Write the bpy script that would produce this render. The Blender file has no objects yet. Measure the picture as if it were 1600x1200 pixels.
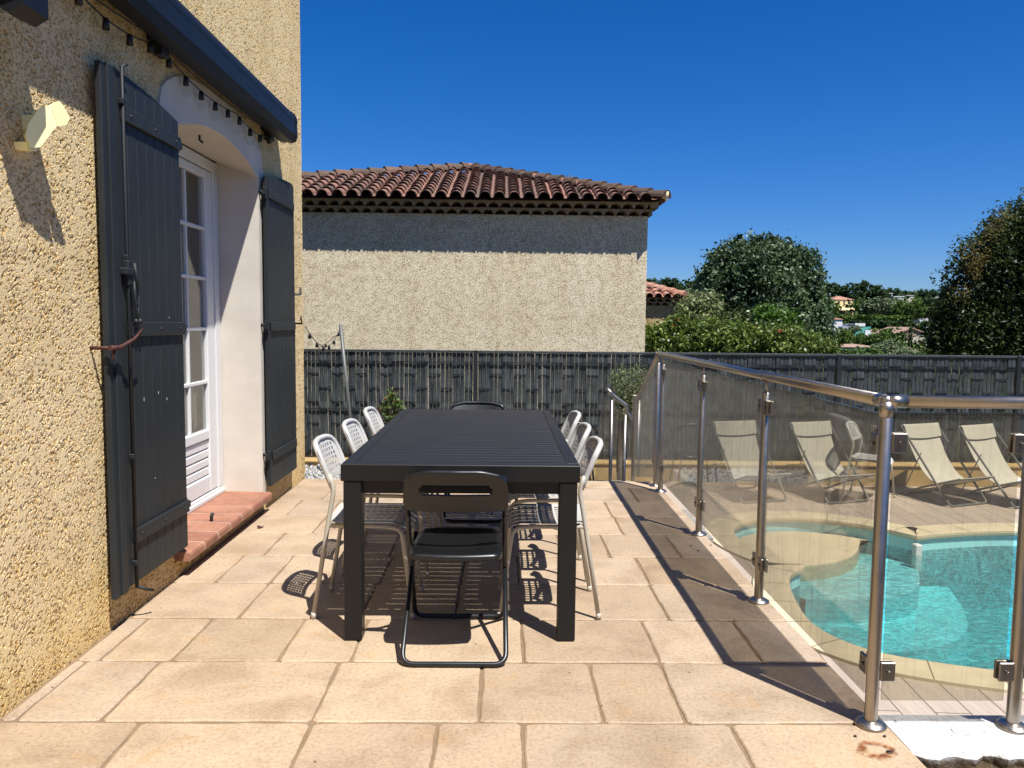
import bpy, math, random
import numpy as np
from mathutils import Vector, Matrix
from math import radians as R, sin, cos, pi, sqrt, atan2
random.seed(7); rng = np.random.default_rng(7)
S = bpy.context.scene
COL = S.collection

# ------------------------------------------------------------------ camera
H = 1.36; PITCH, YAW, ROLL = 4.62, 0.8, 0.6
cam = bpy.data.objects.new('camera', bpy.data.cameras.new('camera')); COL.objects.link(cam)
CR = Matrix.Rotation(R(-YAW), 3, 'Z') @ Matrix.Rotation(R(90 - PITCH), 3, 'X') @ Matrix.Rotation(R(ROLL), 3, 'Z')
cam.matrix_world = Matrix.Translation((0, 0, H)) @ CR.to_4x4()
cam.data.sensor_width = 36; cam.data.lens = 27.0; cam.data.clip_start = 0.05; cam.data.clip_end = 5000
S.camera = cam
def at(x, y, Y):
    """world point at depth Y seen in the photograph at x, y (1600 x 1200); used to survey where far things stand"""
    d = CR @ Vector(((x - 800) / 1200, -(y - 600) / 1200, -1)); return Vector((0, 0, H)) + d * (Y / d.y)

# ------------------------------------------------------------------ light
SD = Vector((.31, -.42, 1.0)).normalized()
w = bpy.data.worlds.new('World'); S.world = w; w.use_nodes = True
nt = w.node_tree; nt.nodes.clear()
sky = nt.nodes.new('ShaderNodeTexSky'); sky.sky_type = 'NISHITA'; sky.sun_disc = False
sky.sun_elevation = math.asin(SD.z); sky.sun_rotation = atan2(SD.x, SD.y)
sky.altitude = 100; sky.air_density = 1.0; sky.dust_density = 0.3; sky.ozone_density = 4.0
hs = nt.nodes.new('ShaderNodeHueSaturation'); hs.inputs['Saturation'].default_value = 1.17; hs.inputs['Value'].default_value = 1.05
bg = nt.nodes.new('ShaderNodeBackground'); bg.inputs[1].default_value = 0.05
wo = nt.nodes.new('ShaderNodeOutputWorld')
tn = nt.nodes.new('ShaderNodeMix'); tn.data_type = 'RGBA'; tn.blend_type = 'MULTIPLY'; tn.inputs[0].default_value = 1; tn.inputs[7].default_value = (.68, .88, 1.30, 1)
nt.links.new(sky.outputs[0], tn.inputs[6]); nt.links.new(tn.outputs[2], hs.inputs['Color']); nt.links.new(hs.outputs[0], bg.inputs[0]); nt.links.new(bg.outputs[0], wo.inputs[0])
sun = bpy.data.objects.new('sun', bpy.data.lights.new('sun', 'SUN')); COL.objects.link(sun)
sun.data.energy = 5.0; sun.data.angle = R(0.53); sun.data.color = (1, .975, .94)
sun.rotation_euler = (-SD).to_track_quat('-Z', 'Y').to_euler(); sun.location = SD * 30
S.view_settings.view_transform = 'Standard'; S.view_settings.look = 'None'
S.view_settings.exposure = 0.8; S.view_settings.gamma = 1
S.cycles.transparent_max_bounces = 24; S.cycles.max_bounces = 8

# ------------------------------------------------------------------ materials
KA = .585   # real-world base colours are darker than their sunlit look
def lin(r, g, b, k=None):
    k = KA if k is None else k
    f = lambda c: (c / 255 / 12.92) if c / 255 <= .04045 else ((c / 255 + .055) / 1.055) ** 2.4
    return (f(r) * k, f(g) * k, f(b) * k, 1)
class NB:
    def __init__(s, name):
        s.m = bpy.data.materials.new(name); s.m.use_nodes = True; s.t = s.m.node_tree; s.t.nodes.clear()
        s.out = s.n('ShaderNodeOutputMaterial')
    def n(s, ty, **kw):
        nd = s.t.nodes.new(ty)
        for k, v in kw.items():
            if k.startswith('i_'): nd.inputs[k[2:].replace('_', ' ')].default_value = v
            else: setattr(nd, k, v)
        return nd
    def l(s, a, b): s.t.links.new(a, b)
    def coord(s, kind='Object', scale=None, rot=None):
        c = s.n('ShaderNodeTexCoord'); o = c.outputs[kind]
        if scale is not None or rot is not None:
            mp = s.n('ShaderNodeMapping')
            if scale is not None: mp.inputs['Scale'].default_value = scale
            if rot is not None: mp.inputs['Rotation'].default_value = rot
            s.l(o, mp.inputs[0]); o = mp.outputs[0]
        return o
    def noise(s, vec, scale, detail=4, rough=.55, dist=0):
        n = s.n('ShaderNodeTexNoise'); n.inputs['Scale'].default_value = scale; n.inputs['Detail'].default_value = detail
        n.inputs['Roughness'].default_value = rough; n.inputs['Distortion'].default_value = dist; s.l(vec, n.inputs['Vector']); return n.outputs['Fac']
    def ramp(s, fac, stops, interp='LINEAR'):
        r = s.n('ShaderNodeValToRGB'); r.color_ramp.interpolation = interp
        while len(r.color_ramp.elements) < len(stops): r.color_ramp.elements.new(.5)
        for e, (p, c) in zip(r.color_ramp.elements, stops): e.position = p; e.color = c if len(c) == 4 else (*c, 1)
        s.l(fac, r.inputs[0]); return r.outputs[0]
    def math(s, op, a, b=None, c=None):
        m = s.n('ShaderNodeMath', operation=op)
        for i, v in enumerate((a, b, c)):
            if v is None: continue
            if isinstance(v, (int, float)): m.inputs[i].default_value = v
            else: s.l(v, m.inputs[i])
        return m.outputs[0]
    def mix(s, fac, a, b, mode='MIX'):
        m = s.n('ShaderNodeMix', data_type='RGBA', blend_type=mode)
        for i, v in ((0, fac), (6, a), (7, b)):
            if isinstance(v, (int, float)): m.inputs[i].default_value = v
            elif isinstance(v, tuple): m.inputs[i].default_value = v
            else: s.l(v, m.inputs[i])
        return m.outputs[2]
    def bump(s, h, dist=.01, strength=1):
        b = s.n('ShaderNodeBump'); b.inputs['Distance'].default_value = dist; b.inputs['Strength'].default_value = strength
        s.l(h, b.inputs['Height']); return b.outputs[0]
    def pbr(s, color, rough=.6, metal=0, normal=None, spec=.5, **kw):
        p = s.n('ShaderNodeBsdfPrincipled')
        for k, v in (('Base Color', color), ('Roughness', rough), ('Metallic', metal), ('Specular IOR Level', spec)):
            if isinstance(v, (int, float, tuple)): p.inputs[k].default_value = v
            else: s.l(v, p.inputs[k])
        for k, v in kw.items(): p.inputs[k].default_value = v
        if normal is not None: s.l(normal, p.inputs['Normal'])
        s.l(p.outputs[0], s.out.inputs['Surface']); return p
def simple(name, col, rough=.5, metal=0, var=.12, nscale=8, spec=.5, bump=0.0, bscale=60):
    b = NB(name); v = b.coord(); n = b.noise(v, nscale, 5)
    lo = tuple(c * (1 - var) for c in col[:3]) + (1,); hi = tuple(min(1, c * (1 + var)) for c in col[:3]) + (1,)
    c = b.ramp(n, [(.3, lo), (.7, hi)])
    nn = b.bump(b.noise(v, bscale, 4), bump) if bump else None
    rr = b.math('MULTIPLY_ADD', n, .15, rough - .07)
    b.pbr(c, rr, metal, nn, spec); return b.m

def m_roughcast(name, flat, mid, pit, scale=1.0, disp=True, amp=.006):
    b = NB(name); v = b.coord()
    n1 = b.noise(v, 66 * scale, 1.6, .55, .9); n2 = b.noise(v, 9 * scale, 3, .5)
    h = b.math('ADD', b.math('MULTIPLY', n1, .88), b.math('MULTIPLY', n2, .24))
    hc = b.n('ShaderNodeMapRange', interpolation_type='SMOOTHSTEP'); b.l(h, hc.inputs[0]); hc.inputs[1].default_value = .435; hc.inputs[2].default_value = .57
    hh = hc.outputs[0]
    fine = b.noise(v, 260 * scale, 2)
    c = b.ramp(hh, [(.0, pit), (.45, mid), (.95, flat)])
    big = b.noise(v, 1.7, 3)
    c = b.mix(1.0, c, b.ramp(big, [(.3, (.93, .90, .84, 1)), (.7, (1.06, 1.05, 1.05, 1))]), 'MULTIPLY')
    # rising damp and splash dirt: a ragged ochre band low on the wall, and faint washed streaks
    zc = b.n('ShaderNodeSeparateXYZ'); b.l(v, zc.inputs[0])
    dz = b.math('ADD', zc.outputs[2], b.math('MULTIPLY', b.noise(v, 2.6, 5, .65), 1.1))
    c = b.mix(1.0, c, b.ramp(dz, [(.35, (.90, .80, .60, 1)), (.75, (.97, .93, .82, 1)), (1.0, (1, 1, 1, 1))]), 'MULTIPLY') if disp or name.endswith('plain') else c
    sv = b.coord('Object', scale=(3.2, 3.2, .35)); c = b.mix(1.0, c, b.ramp(b.noise(sv, 1, 4, .6), [(.36, (.955, .945, .925, 1)), (.5, (1, 1, 1, 1)), (.7, (1.02, 1.02, 1.015, 1))]), 'MULTIPLY')
    hf = b.math('ADD', hh, b.math('MULTIPLY', fine, .12))
    if disp:
        b.pbr(c, .9, spec=.15)
        d = b.n('ShaderNodeDisplacement'); d.inputs['Midlevel'].default_value = 1.0; d.inputs['Scale'].default_value = amp
        b.l(hf, d.inputs['Height']); b.l(d.outputs[0], b.out.inputs['Displacement']); b.m.displacement_method = 'BOTH'
    else:
        b.pbr(c, .9, spec=.15, normal=b.bump(hf, amp))
    return b.m
M = {}
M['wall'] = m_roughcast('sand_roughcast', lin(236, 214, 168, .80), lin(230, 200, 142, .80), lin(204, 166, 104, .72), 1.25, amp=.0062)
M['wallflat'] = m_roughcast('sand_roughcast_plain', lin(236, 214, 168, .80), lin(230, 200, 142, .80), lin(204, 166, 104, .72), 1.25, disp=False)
M['nwall'] = m_roughcast('stone_grey_roughcast', lin(240, 227, 196, .76), lin(228, 213, 178, .74), lin(184, 162, 120, .70), .95, False, .007)
M['nwall2'] = m_roughcast('ochre_roughcast', lin(225, 198, 150), lin(215, 180, 125), lin(180, 145, 95), .6, False, .008)
M['plaster'] = simple('smooth_plaster', lin(226, 216, 200, .75), .85, var=.07, nscale=5, bump=.002, bscale=180, spec=.2)

def m_paving():
    b = NB('stone_paving'); v = b.coord()
    g = b.n('ShaderNodeNewGeometry')
    base = b.ramp(g.outputs['Random Per Island'], [(0, lin(204, 177, 148)), (.3, lin(214, 188, 156)), (.6, lin(206, 184, 158)), (1, lin(196, 170, 138))])
    n = b.noise(v, 3.2, 6, .62, .4)
    c = b.mix(1.0, base, b.ramp(n, [(.25, (.74, .70, .66, 1)), (.42, (.90, .88, .86, 1)), (.5, (1.0, 1.0, 1.0, 1)), (.72, (1.14, 1.13, 1.10, 1))]), 'MULTIPLY')
    o = b.noise(v, 5.5, 4, .6, .8)
    c = b.mix(b.ramp(o, [(.58, (0, 0, 0)), (.75, (.5, .5, .5))]), c, lin(208, 164, 108))
    f = b.noise(v, 70, 3, .7)
    c = b.mix(1.0, c, b.ramp(f, [(.3, (.76, .74, .72, 1)), (.5, (1, 1, 1, 1)), (.7, (1.10, 1.10, 1.09, 1))]), 'MULTIPLY')
    sp = b.n('ShaderNodeTexVoronoi'); sp.inputs['Scale'].default_value = 9; b.l(v, sp.inputs['Vector'])
    spm = b.math('MULTIPLY', b.math('LESS_THAN', sp.outputs['Distance'], .05), b.math('GREATER_THAN', b.noise(v, 2.3, 2), .5))
    c = b.mix(b.math('MULTIPLY', spm, .75), c, lin(90, 74, 58))
    # crack like veins
    wv = b.noise(v, 6, 6, .75, 1.8); vein = b.math('COMPARE', wv, .5, .004)
    vein = b.math('MULTIPLY', vein, b.math('GREATER_THAN', b.noise(v, 3.1, 1), .58))
    c = b.mix(b.math('MULTIPLY', vein, .45), c, lin(130, 104, 78))
    hgt = b.math('ADD', b.math('MULTIPLY', n, 1.0), b.math('MULTIPLY', f, .22))
    b.pbr(c, .62, normal=b.bump(hgt, .012, .8), spec=.35); return b.m
M['paving'] = m_paving()
M['grout'] = simple('sandy_grout', lin(158, 132, 100), .95, var=.2, nscale=14, bump=.004, bscale=120)
M['shutter'] = simple('anthracite_painted_wood', lin(52, 56, 57), .5, var=.16, nscale=3, spec=.25, bump=.0008, bscale=40)
M['shutterdark'] = simple('black_ironmongery', lin(30, 33, 36), .6, var=.1)
M['rust'] = simple('rusty_iron', lin(88, 46, 34), .7, var=.3, nscale=40)
M['awning'] = simple('anthracite_powder_coat', lin(36, 38, 41), .42, var=.06, spec=.2)
M['awning_dark'] = simple('black_plastic', lin(16, 16, 17), .5, var=.05)
M['pvc'] = simple('white_pvc', lin(232, 232, 228, .78), .32, var=.02)
def m_terracotta(name, c1, c2, c3):
    b = NB(name); v = b.coord(); g = b.n('ShaderNodeNewGeometry')
    c = b.ramp(g.outputs['Random Per Island'], [(0, c1), (.5, c2), (1, c3)])
    n = b.noise(v, 9, 6, .65)
    c = b.mix(1.0, c, b.ramp(n, [(.25, (.62, .60, .60, 1)), (.55, (1, 1, 1, 1)), (.8, (1.15, 1.13, 1.1, 1))]), 'MULTIPLY')
    b.pbr(c, .8, normal=b.bump(b.noise(v, 80, 3), .002), spec=.25); return b.m
M['sill'] = m_terracotta('terracotta_floor_tile', lin(188, 132, 106), lin(198, 142, 114), lin(180, 124, 100))
M['roof'] = m_terracotta('weathered_canal_tile', lin(142, 112, 98), lin(178, 132, 112), lin(108, 94, 86))
M['roofridge'] = m_terracotta('grey_weathered_ridge_tile', lin(120, 98, 82), lin(98, 82, 70), lin(136, 104, 84))
M['roofnew'] = m_terracotta('pink_canal_tile', lin(200, 150, 126, .7), lin(190, 138, 114, .7), lin(208, 166, 144, .7))
M['genoise'] = simple('painted_eave_mortar', lin(176, 152, 116), .9, var=.15, nscale=6)
M['table'] = simple('anthracite_aluminium', lin(29, 30, 31), .4, var=.09, nscale=3, spec=.32)
M['chairwhite'] = simple('white_polypropylene', lin(222, 219, 212), .45, var=.03)
M['tubewhite'] = simple('white_lacquered_tube', lin(220, 212, 194), .4, var=.05)
M['black'] = simple('black_polypropylene', lin(24, 25, 27), .36, var=.08, nscale=20)
M['blacktube'] = simple('black_lacquered_tube', lin(30, 32, 35), .35, var=.08)
M['steel'] = simple('brushed_stainless_steel', (.38, .34, .29, 1), .33, metal=1, var=.05, nscale=25)
M['clamp'] = simple('satin_steel_clamp', (.26, .24, .22, 1), .35, metal=1, var=.1)
def m_slat():
    b = NB('anthracite_pvc_slat'); v = b.coord(); g = b.n('ShaderNodeNewGeometry')
    c = b.ramp(g.outputs['Random Per Island'], [(0, lin(62, 67, 69)), (.4, lin(76, 81, 82)), (.7, lin(70, 78, 80)), (1, lin(90, 94, 94))])
    c = b.mix(1.0, c, b.ramp(b.noise(v, 5, 5, .7), [(.3, (.75, .75, .75, 1)), (.7, (1.2, 1.2, 1.2, 1))]), 'MULTIPLY'); b.pbr(c, .55, spec=.3); return b.m
M['fence'] = m_slat()
M['fencewire'] = simple('anthracite_wire', lin(36, 41, 44), .45, var=.1)
M['lowwall'] = simple('ochre_painted_wall', lin(205, 172, 112), .9, var=.2, nscale=3, bump=.004)
M['whitepaint'] = None
M['sling'] = simple('cream_sling_fabric', lin(206, 200, 182, .66), .85, var=.07, nscale=10, bump=.001, bscale=300)
M['greymetal'] = simple('grey_steel_tube', lin(120, 120, 115), .5, metal=.2)
M['ornament'] = simple('pale_yellow_painted_resin', lin(250, 242, 178, .95), .45, var=.06, nscale=12)
M['coping'] = simple('cream_pool_coping', lin(226, 210, 174, .68), .7, var=.08, nscale=6, bump=.002)
M['liner'] = simple('pale_blue_pool_liner', lin(158, 226, 230, .92), .5, var=.05, nscale=3)
M['pebble'] = simple('white_pebbles', lin(215, 212, 205), .8, var=.25, nscale=40, bump=.02, bscale=50)
M['bark'] = simple('grey_brown_bark', lin(92, 78, 62), .9, var=.3, nscale=12, bump=.01, bscale=20)
M['asphalt'] = simple('pale_asphalt', lin(160, 154, 148, .8), .9, var=.1, nscale=.2)
M['concrete'] = simple('concrete', lin(170, 164, 152), .9, var=.12, nscale=3, bump=.003)
M['soil'] = simple('dry_soil', lin(104, 88, 60), .95, var=.35, nscale=20, bump=.02, bscale=30)
M['curtain'] = simple('beige_curtain', lin(196, 186, 164), .9, var=.05)
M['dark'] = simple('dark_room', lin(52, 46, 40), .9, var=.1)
M['cream'] = simple('cream_render', lin(232, 210, 160, .85), .9, var=.04, nscale=.4)
M['white'] = simple('white_render', lin(228, 226, 220, .85), .9, var=.04, nscale=.4)
M['greige'] = simple('greige_render', lin(196, 186, 164, .85), .9, var=.06, nscale=.4)
M['rooftan'] = simple('sun_bleached_tile', lin(172, 142, 120, .7), .9, var=.2, nscale=1.5)
M['window'] = simple('dark_window_glass', lin(46, 50, 56), .2, var=.1)
M['teal'] = simple('teal_tarpaulin', lin(70, 150, 135), .6, var=.15, nscale=.5)
M['carpaint'] = simple('silver_car_paint', lin(200, 204, 208), .25, var=.03)
M['tyre'] = simple('black_rubber', lin(22, 22, 22), .8)

def m_white_crumble():
    b = NB('white_painted_concrete'); v = b.coord()
    n = b.noise(v, 22, 6, .7, .5)
    z = b.n('ShaderNodeSeparateXYZ'); b.l(v, z.inputs[0])
    edge = b.math('ADD', b.math('MULTIPLY', n, .07), z.outputs[2])
    c = b.ramp(edge, [(.0, lin(120, 100, 74)), (.008, lin(150, 138, 118)), (.02, lin(236, 234, 230, .62))])
    c = b.mix(b.ramp(b.noise(v, 9, 6, .75, 1), [(.52, (0, 0, 0)), (.75, (.75, .75, .75))]), c, lin(170, 160, 146, .62))
    ck = b.math('MULTIPLY', b.math('COMPARE', b.noise(v, 5, 5, .7, 1.5), .5, .003), .8); c = b.mix(ck, c, lin(110, 100, 90))
    b.pbr(c, .85, normal=b.bump(b.noise(v, 60, 5, .7), .006), spec=.2); return b.m
M['whitepaint'] = m_white_crumble()

def m_deck():
    b = NB('wood_look_deck_tile'); v = b.coord('Object', rot=(0, 0, R(-86)))
    br = b.n('ShaderNodeTexBrick'); b.l(v, br.inputs['Vector'])
    br.offset = .37; br.inputs['Scale'].default_value = 1; br.inputs['Brick Width'].default_value = 1.2; br.inputs['Row Height'].default_value = .2
    br.inputs['Mortar Size'].default_value = .004; br.inputs['Bias'].default_value = 0
    br.inputs['Color1'].default_value = lin(204, 188, 170, .66); br.inputs['Color2'].default_value = lin(192, 175, 158, .66); br.inputs['Mortar'].default_value = lin(120, 104, 88)
    v2 = b.coord('Object', scale=(30, 2.2, 1), rot=(0, 0, R(4)))
    n = b.noise(v2, 1, 5, .6)
    c = b.mix(1.0, br.outputs[0], b.ramp(n, [(.3, (.86, .85, .84, 1)), (.7, (1.08, 1.07, 1.06, 1))]), 'MULTIPLY')
    b.pbr(c, .6, normal=b.bump(n, .001), spec=.3); return b.m
M['deck'] = m_deck()

def m_glass(name, k=.09, tint=(.875, .855, .785, 1), dust=lin(206, 202, 190), streak=.10, ior=1.5):
    """clear pane with a thin dried film: the film covers more the flatter one looks along the pane"""
    b = NB(name); v = b.coord()
    g = b.n('ShaderNodeNewGeometry'); dp = b.n('ShaderNodeVectorMath', operation='DOT_PRODUCT')
    b.l(g.outputs['Normal'], dp.inputs[0]); b.l(g.outputs['Incoming'], dp.inputs[1])
    cs = b.math('MAXIMUM', b.math('ABSOLUTE', dp.outputs['Value']), .12)
    mp = b.n('ShaderNodeMapping'); mp.inputs['Scale'].default_value = (60, 60, 2.2); mp.inputs['Rotation'].default_value = (.12, -.10, 0); b.l(v, mp.inputs[0])
    st = b.noise(mp.outputs[0], 1, 3, .6)
    st = b.math('MULTIPLY', b.math('MAXIMUM', b.math('SUBTRACT', st, .57), 0), streak * 8)
    fine = b.math('MULTIPLY', b.noise(v, 240, 2), k * .6)
    blot = b.math('MULTIPLY', b.noise(v, 3.5, 4), k * 1.1)
    kk = b.math('ADD', b.math('ADD', fine, blot), st)
    f = b.math('SUBTRACT', 1.0, b.math('POWER', 2.718, b.math('MULTIPLY', -1.0, b.math('DIVIDE', kk, cs))))
    f = b.math('MINIMUM', f, .92)
    tr = b.n('ShaderNodeBsdfTransparent'); tr.inputs[0].default_value = tint
    gl = b.n('ShaderNodeBsdfGlossy'); gl.inputs['Roughness'].default_value = .015; gl.inputs['Color'].default_value = (1, 1, 1, 1)
    f0 = ((ior - 1) / (ior + 1)) ** 2
    fr = b.math('MULTIPLY_ADD', b.math('POWER', b.math('SUBTRACT', 1.0, cs), 5.0), 1 - f0, f0)
    m1 = b.n('ShaderNodeMixShader'); b.l(fr, m1.inputs[0]); b.l(tr.outputs[0], m1.inputs[1]); b.l(gl.outputs[0], m1.inputs[2])
    df = b.n('ShaderNodeBsdfDiffuse'); df.inputs[0].default_value = dust
    tl = b.n('ShaderNodeBsdfTranslucent'); tl.inputs[0].default_value = dust
    m3 = b.n('ShaderNodeMixShader'); m3.inputs[0].default_value = .5; b.l(df.outputs[0], m3.inputs[1]); b.l(tl.outputs[0], m3.inputs[2])
    m2 = b.n('ShaderNodeMixShader'); b.l(f, m2.inputs[0]); b.l(m1.outputs[0], m2.inputs[1]); b.l(m3.outputs[0], m2.inputs[2])
    b.l(m2.outputs[0], b.out.inputs[0]); return b.m
M['glass'] = m_glass('weathered_balustrade_glass')
M['winglass'] = m_glass('window_glass', k=.01, streak=0, tint=(.86, .87, .86, 1))
M['bulbglass'] = m_glass('bulb_glass', k=.03, streak=0, ior=1.22, tint=(.95, .95, .93, 1))

def m_water():
    b = NB('pool_water'); v = b.coord()
    v2 = b.coord('Object', scale=(1, 1.9, 1), rot=(0, 0, .25))
    h = b.math('ADD', b.noise(v2, 7, 3, .55, .8), b.math('MULTIPLY', b.noise(v2, 26, 3, .6, .5), .33))
    nn = b.bump(h, .05, 1)
    # caustic light put into the transparency colour: ridged noise passes more along thin lines
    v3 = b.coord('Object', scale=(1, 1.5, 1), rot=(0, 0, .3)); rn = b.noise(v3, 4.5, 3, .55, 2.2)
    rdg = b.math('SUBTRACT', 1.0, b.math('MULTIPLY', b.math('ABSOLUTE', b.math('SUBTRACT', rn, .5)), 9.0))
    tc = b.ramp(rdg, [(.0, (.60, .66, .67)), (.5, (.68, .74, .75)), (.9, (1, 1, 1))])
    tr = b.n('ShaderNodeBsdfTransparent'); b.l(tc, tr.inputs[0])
    gl = b.n('ShaderNodeBsdfGlossy'); gl.inputs['Roughness'].default_value = .03; b.l(nn, gl.inputs['Normal'])
    g = b.n('ShaderNodeNewGeometry'); dp = b.n('ShaderNodeVectorMath', operation='DOT_PRODUCT'); b.l(nn, dp.inputs[0]); b.l(g.outputs['Incoming'], dp.inputs[1])
    cs = b.math('MINIMUM', b.math('ABSOLUTE', dp.outputs['Value']), 1.0)
    fr = b.math('MULTIPLY_ADD', b.math('POWER', b.math('SUBTRACT', 1.0, cs), 5.0), .98, .02)
    m = b.n('ShaderNodeMixShader'); b.l(fr, m.inputs[0]); b.l(tr.outputs[0], m.inputs[1]); b.l(gl.outputs[0], m.inputs[2])
    b.l(m.outputs[0], b.out.inputs[0])
    va = b.n('ShaderNodeVolumeAbsorption'); va.inputs[0].default_value = (.22, .955, .985, 1); va.inputs[1].default_value = 1.0
    b.l(va.outputs[0], b.out.inputs['Volume']); return b.m
M['water'] = m_water()

def m_leaf(name, cols, spec=.35, rough=.5, trans=.3, clump=1.0):
    b = NB(name); g = b.n('ShaderNodeNewGeometry'); v = b.coord()
    st = [(i / (len(cols) - 1), c) for i, c in enumerate(cols)]
    c = b.ramp(g.outputs['Random Per Island'], st)
    n = b.noise(v, clump, 2)
    c = b.mix(1.0, c, b.ramp(n, [(.3, (.65, .7, .65, 1)), (.7, (1.2, 1.15, 1.0, 1))]), 'MULTIPLY')
    p = b.pbr(c, rough, spec=spec)
    tl = b.n('ShaderNodeBsdfTranslucent'); b.l(c, tl.inputs[0])
    m = b.n('ShaderNodeMixShader'); m.inputs[0].default_value = trans; b.l(p.outputs[0], m.inputs[1]); b.l(tl.outputs[0], m.inputs[2])
    b.l(m.outputs[0], b.out.inputs[0]); return b.m
M['leaf_silver'] = m_leaf('silvery_poplar_leaves', [lin(44, 64, 36, 1.05), lin(58, 80, 46, 1.05), lin(76, 96, 62, 1.05), lin(134, 148, 122, 1.05)], .3, .5, .25)
M['leaf_dark'] = m_leaf('dark_glossy_leaves', [lin(38, 54, 26, .85), lin(58, 74, 36, .85), lin(80, 92, 48, .85)], .3, .5, .3)
M['leaf_bright'] = m_leaf('bright_green_leaves', [lin(62, 92, 30, .85), lin(84, 116, 42, .85), lin(104, 136, 56, .85)], .5, .4, .35)
M['leaf_photinia'] = m_leaf('photinia_leaves', [lin(56, 80, 32, 1.0), lin(78, 100, 42, 1.0), lin(104, 122, 54, 1.0), lin(136, 150, 84, 1.0)], .4, .42, .35, 1.5)
M['leaf_red'] = m_leaf('red_new_leaves', [lin(150, 50, 36, .85), lin(170, 70, 50, .85)], .5, .4, .3)
M['leaf_panicle'] = m_leaf('dry_flower_panicles', [lin(110, 102, 62, .8), lin(130, 118, 76, .8)], .1, .8, .3)
M['leaf_olive'] = m_leaf('olive_leaves', [lin(96, 110, 66, .9), lin(124, 134, 86, .9), lin(150, 156, 118, .9)], .3, .5, .25)
M['leaf_pine'] = m_leaf('far_pine_foliage', [lin(44, 60, 38, 1.15), lin(54, 72, 42, 1.15), lin(64, 80, 48, 1.15)], .1, .8, .1, .15)
M['leaf_far'] = m_leaf('far_green_foliage', [lin(58, 78, 36, 1.15), lin(76, 98, 46, 1.15), lin(92, 112, 58, 1.15)], .1, .8, .15, .2)
M['leaf_grey'] = m_leaf('far_olive_foliage', [lin(92, 106, 78, 1.1), lin(110, 122, 92, 1.1), lin(122, 134, 104, 1.1)], .1, .8, .15, .2)
def m_terrain():
    b = NB('hillside_ground'); v = b.coord(); n = b.noise(v, .06, 6, .6); n2 = b.noise(v, .8, 4)
    c = b.ramp(n, [(.3, lin(52, 68, 36)), (.5, lin(84, 92, 52)), (.65, lin(140, 130, 92))])
    c = b.mix(1.0, c, b.ramp(n2, [(.3, (.7, .7, .7, 1)), (.7, (1.1, 1.1, 1.1, 1))]), 'MULTIPLY'); b.pbr(c, .95, spec=.1); return b.m
M['terrain'] = m_terrain()

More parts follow.
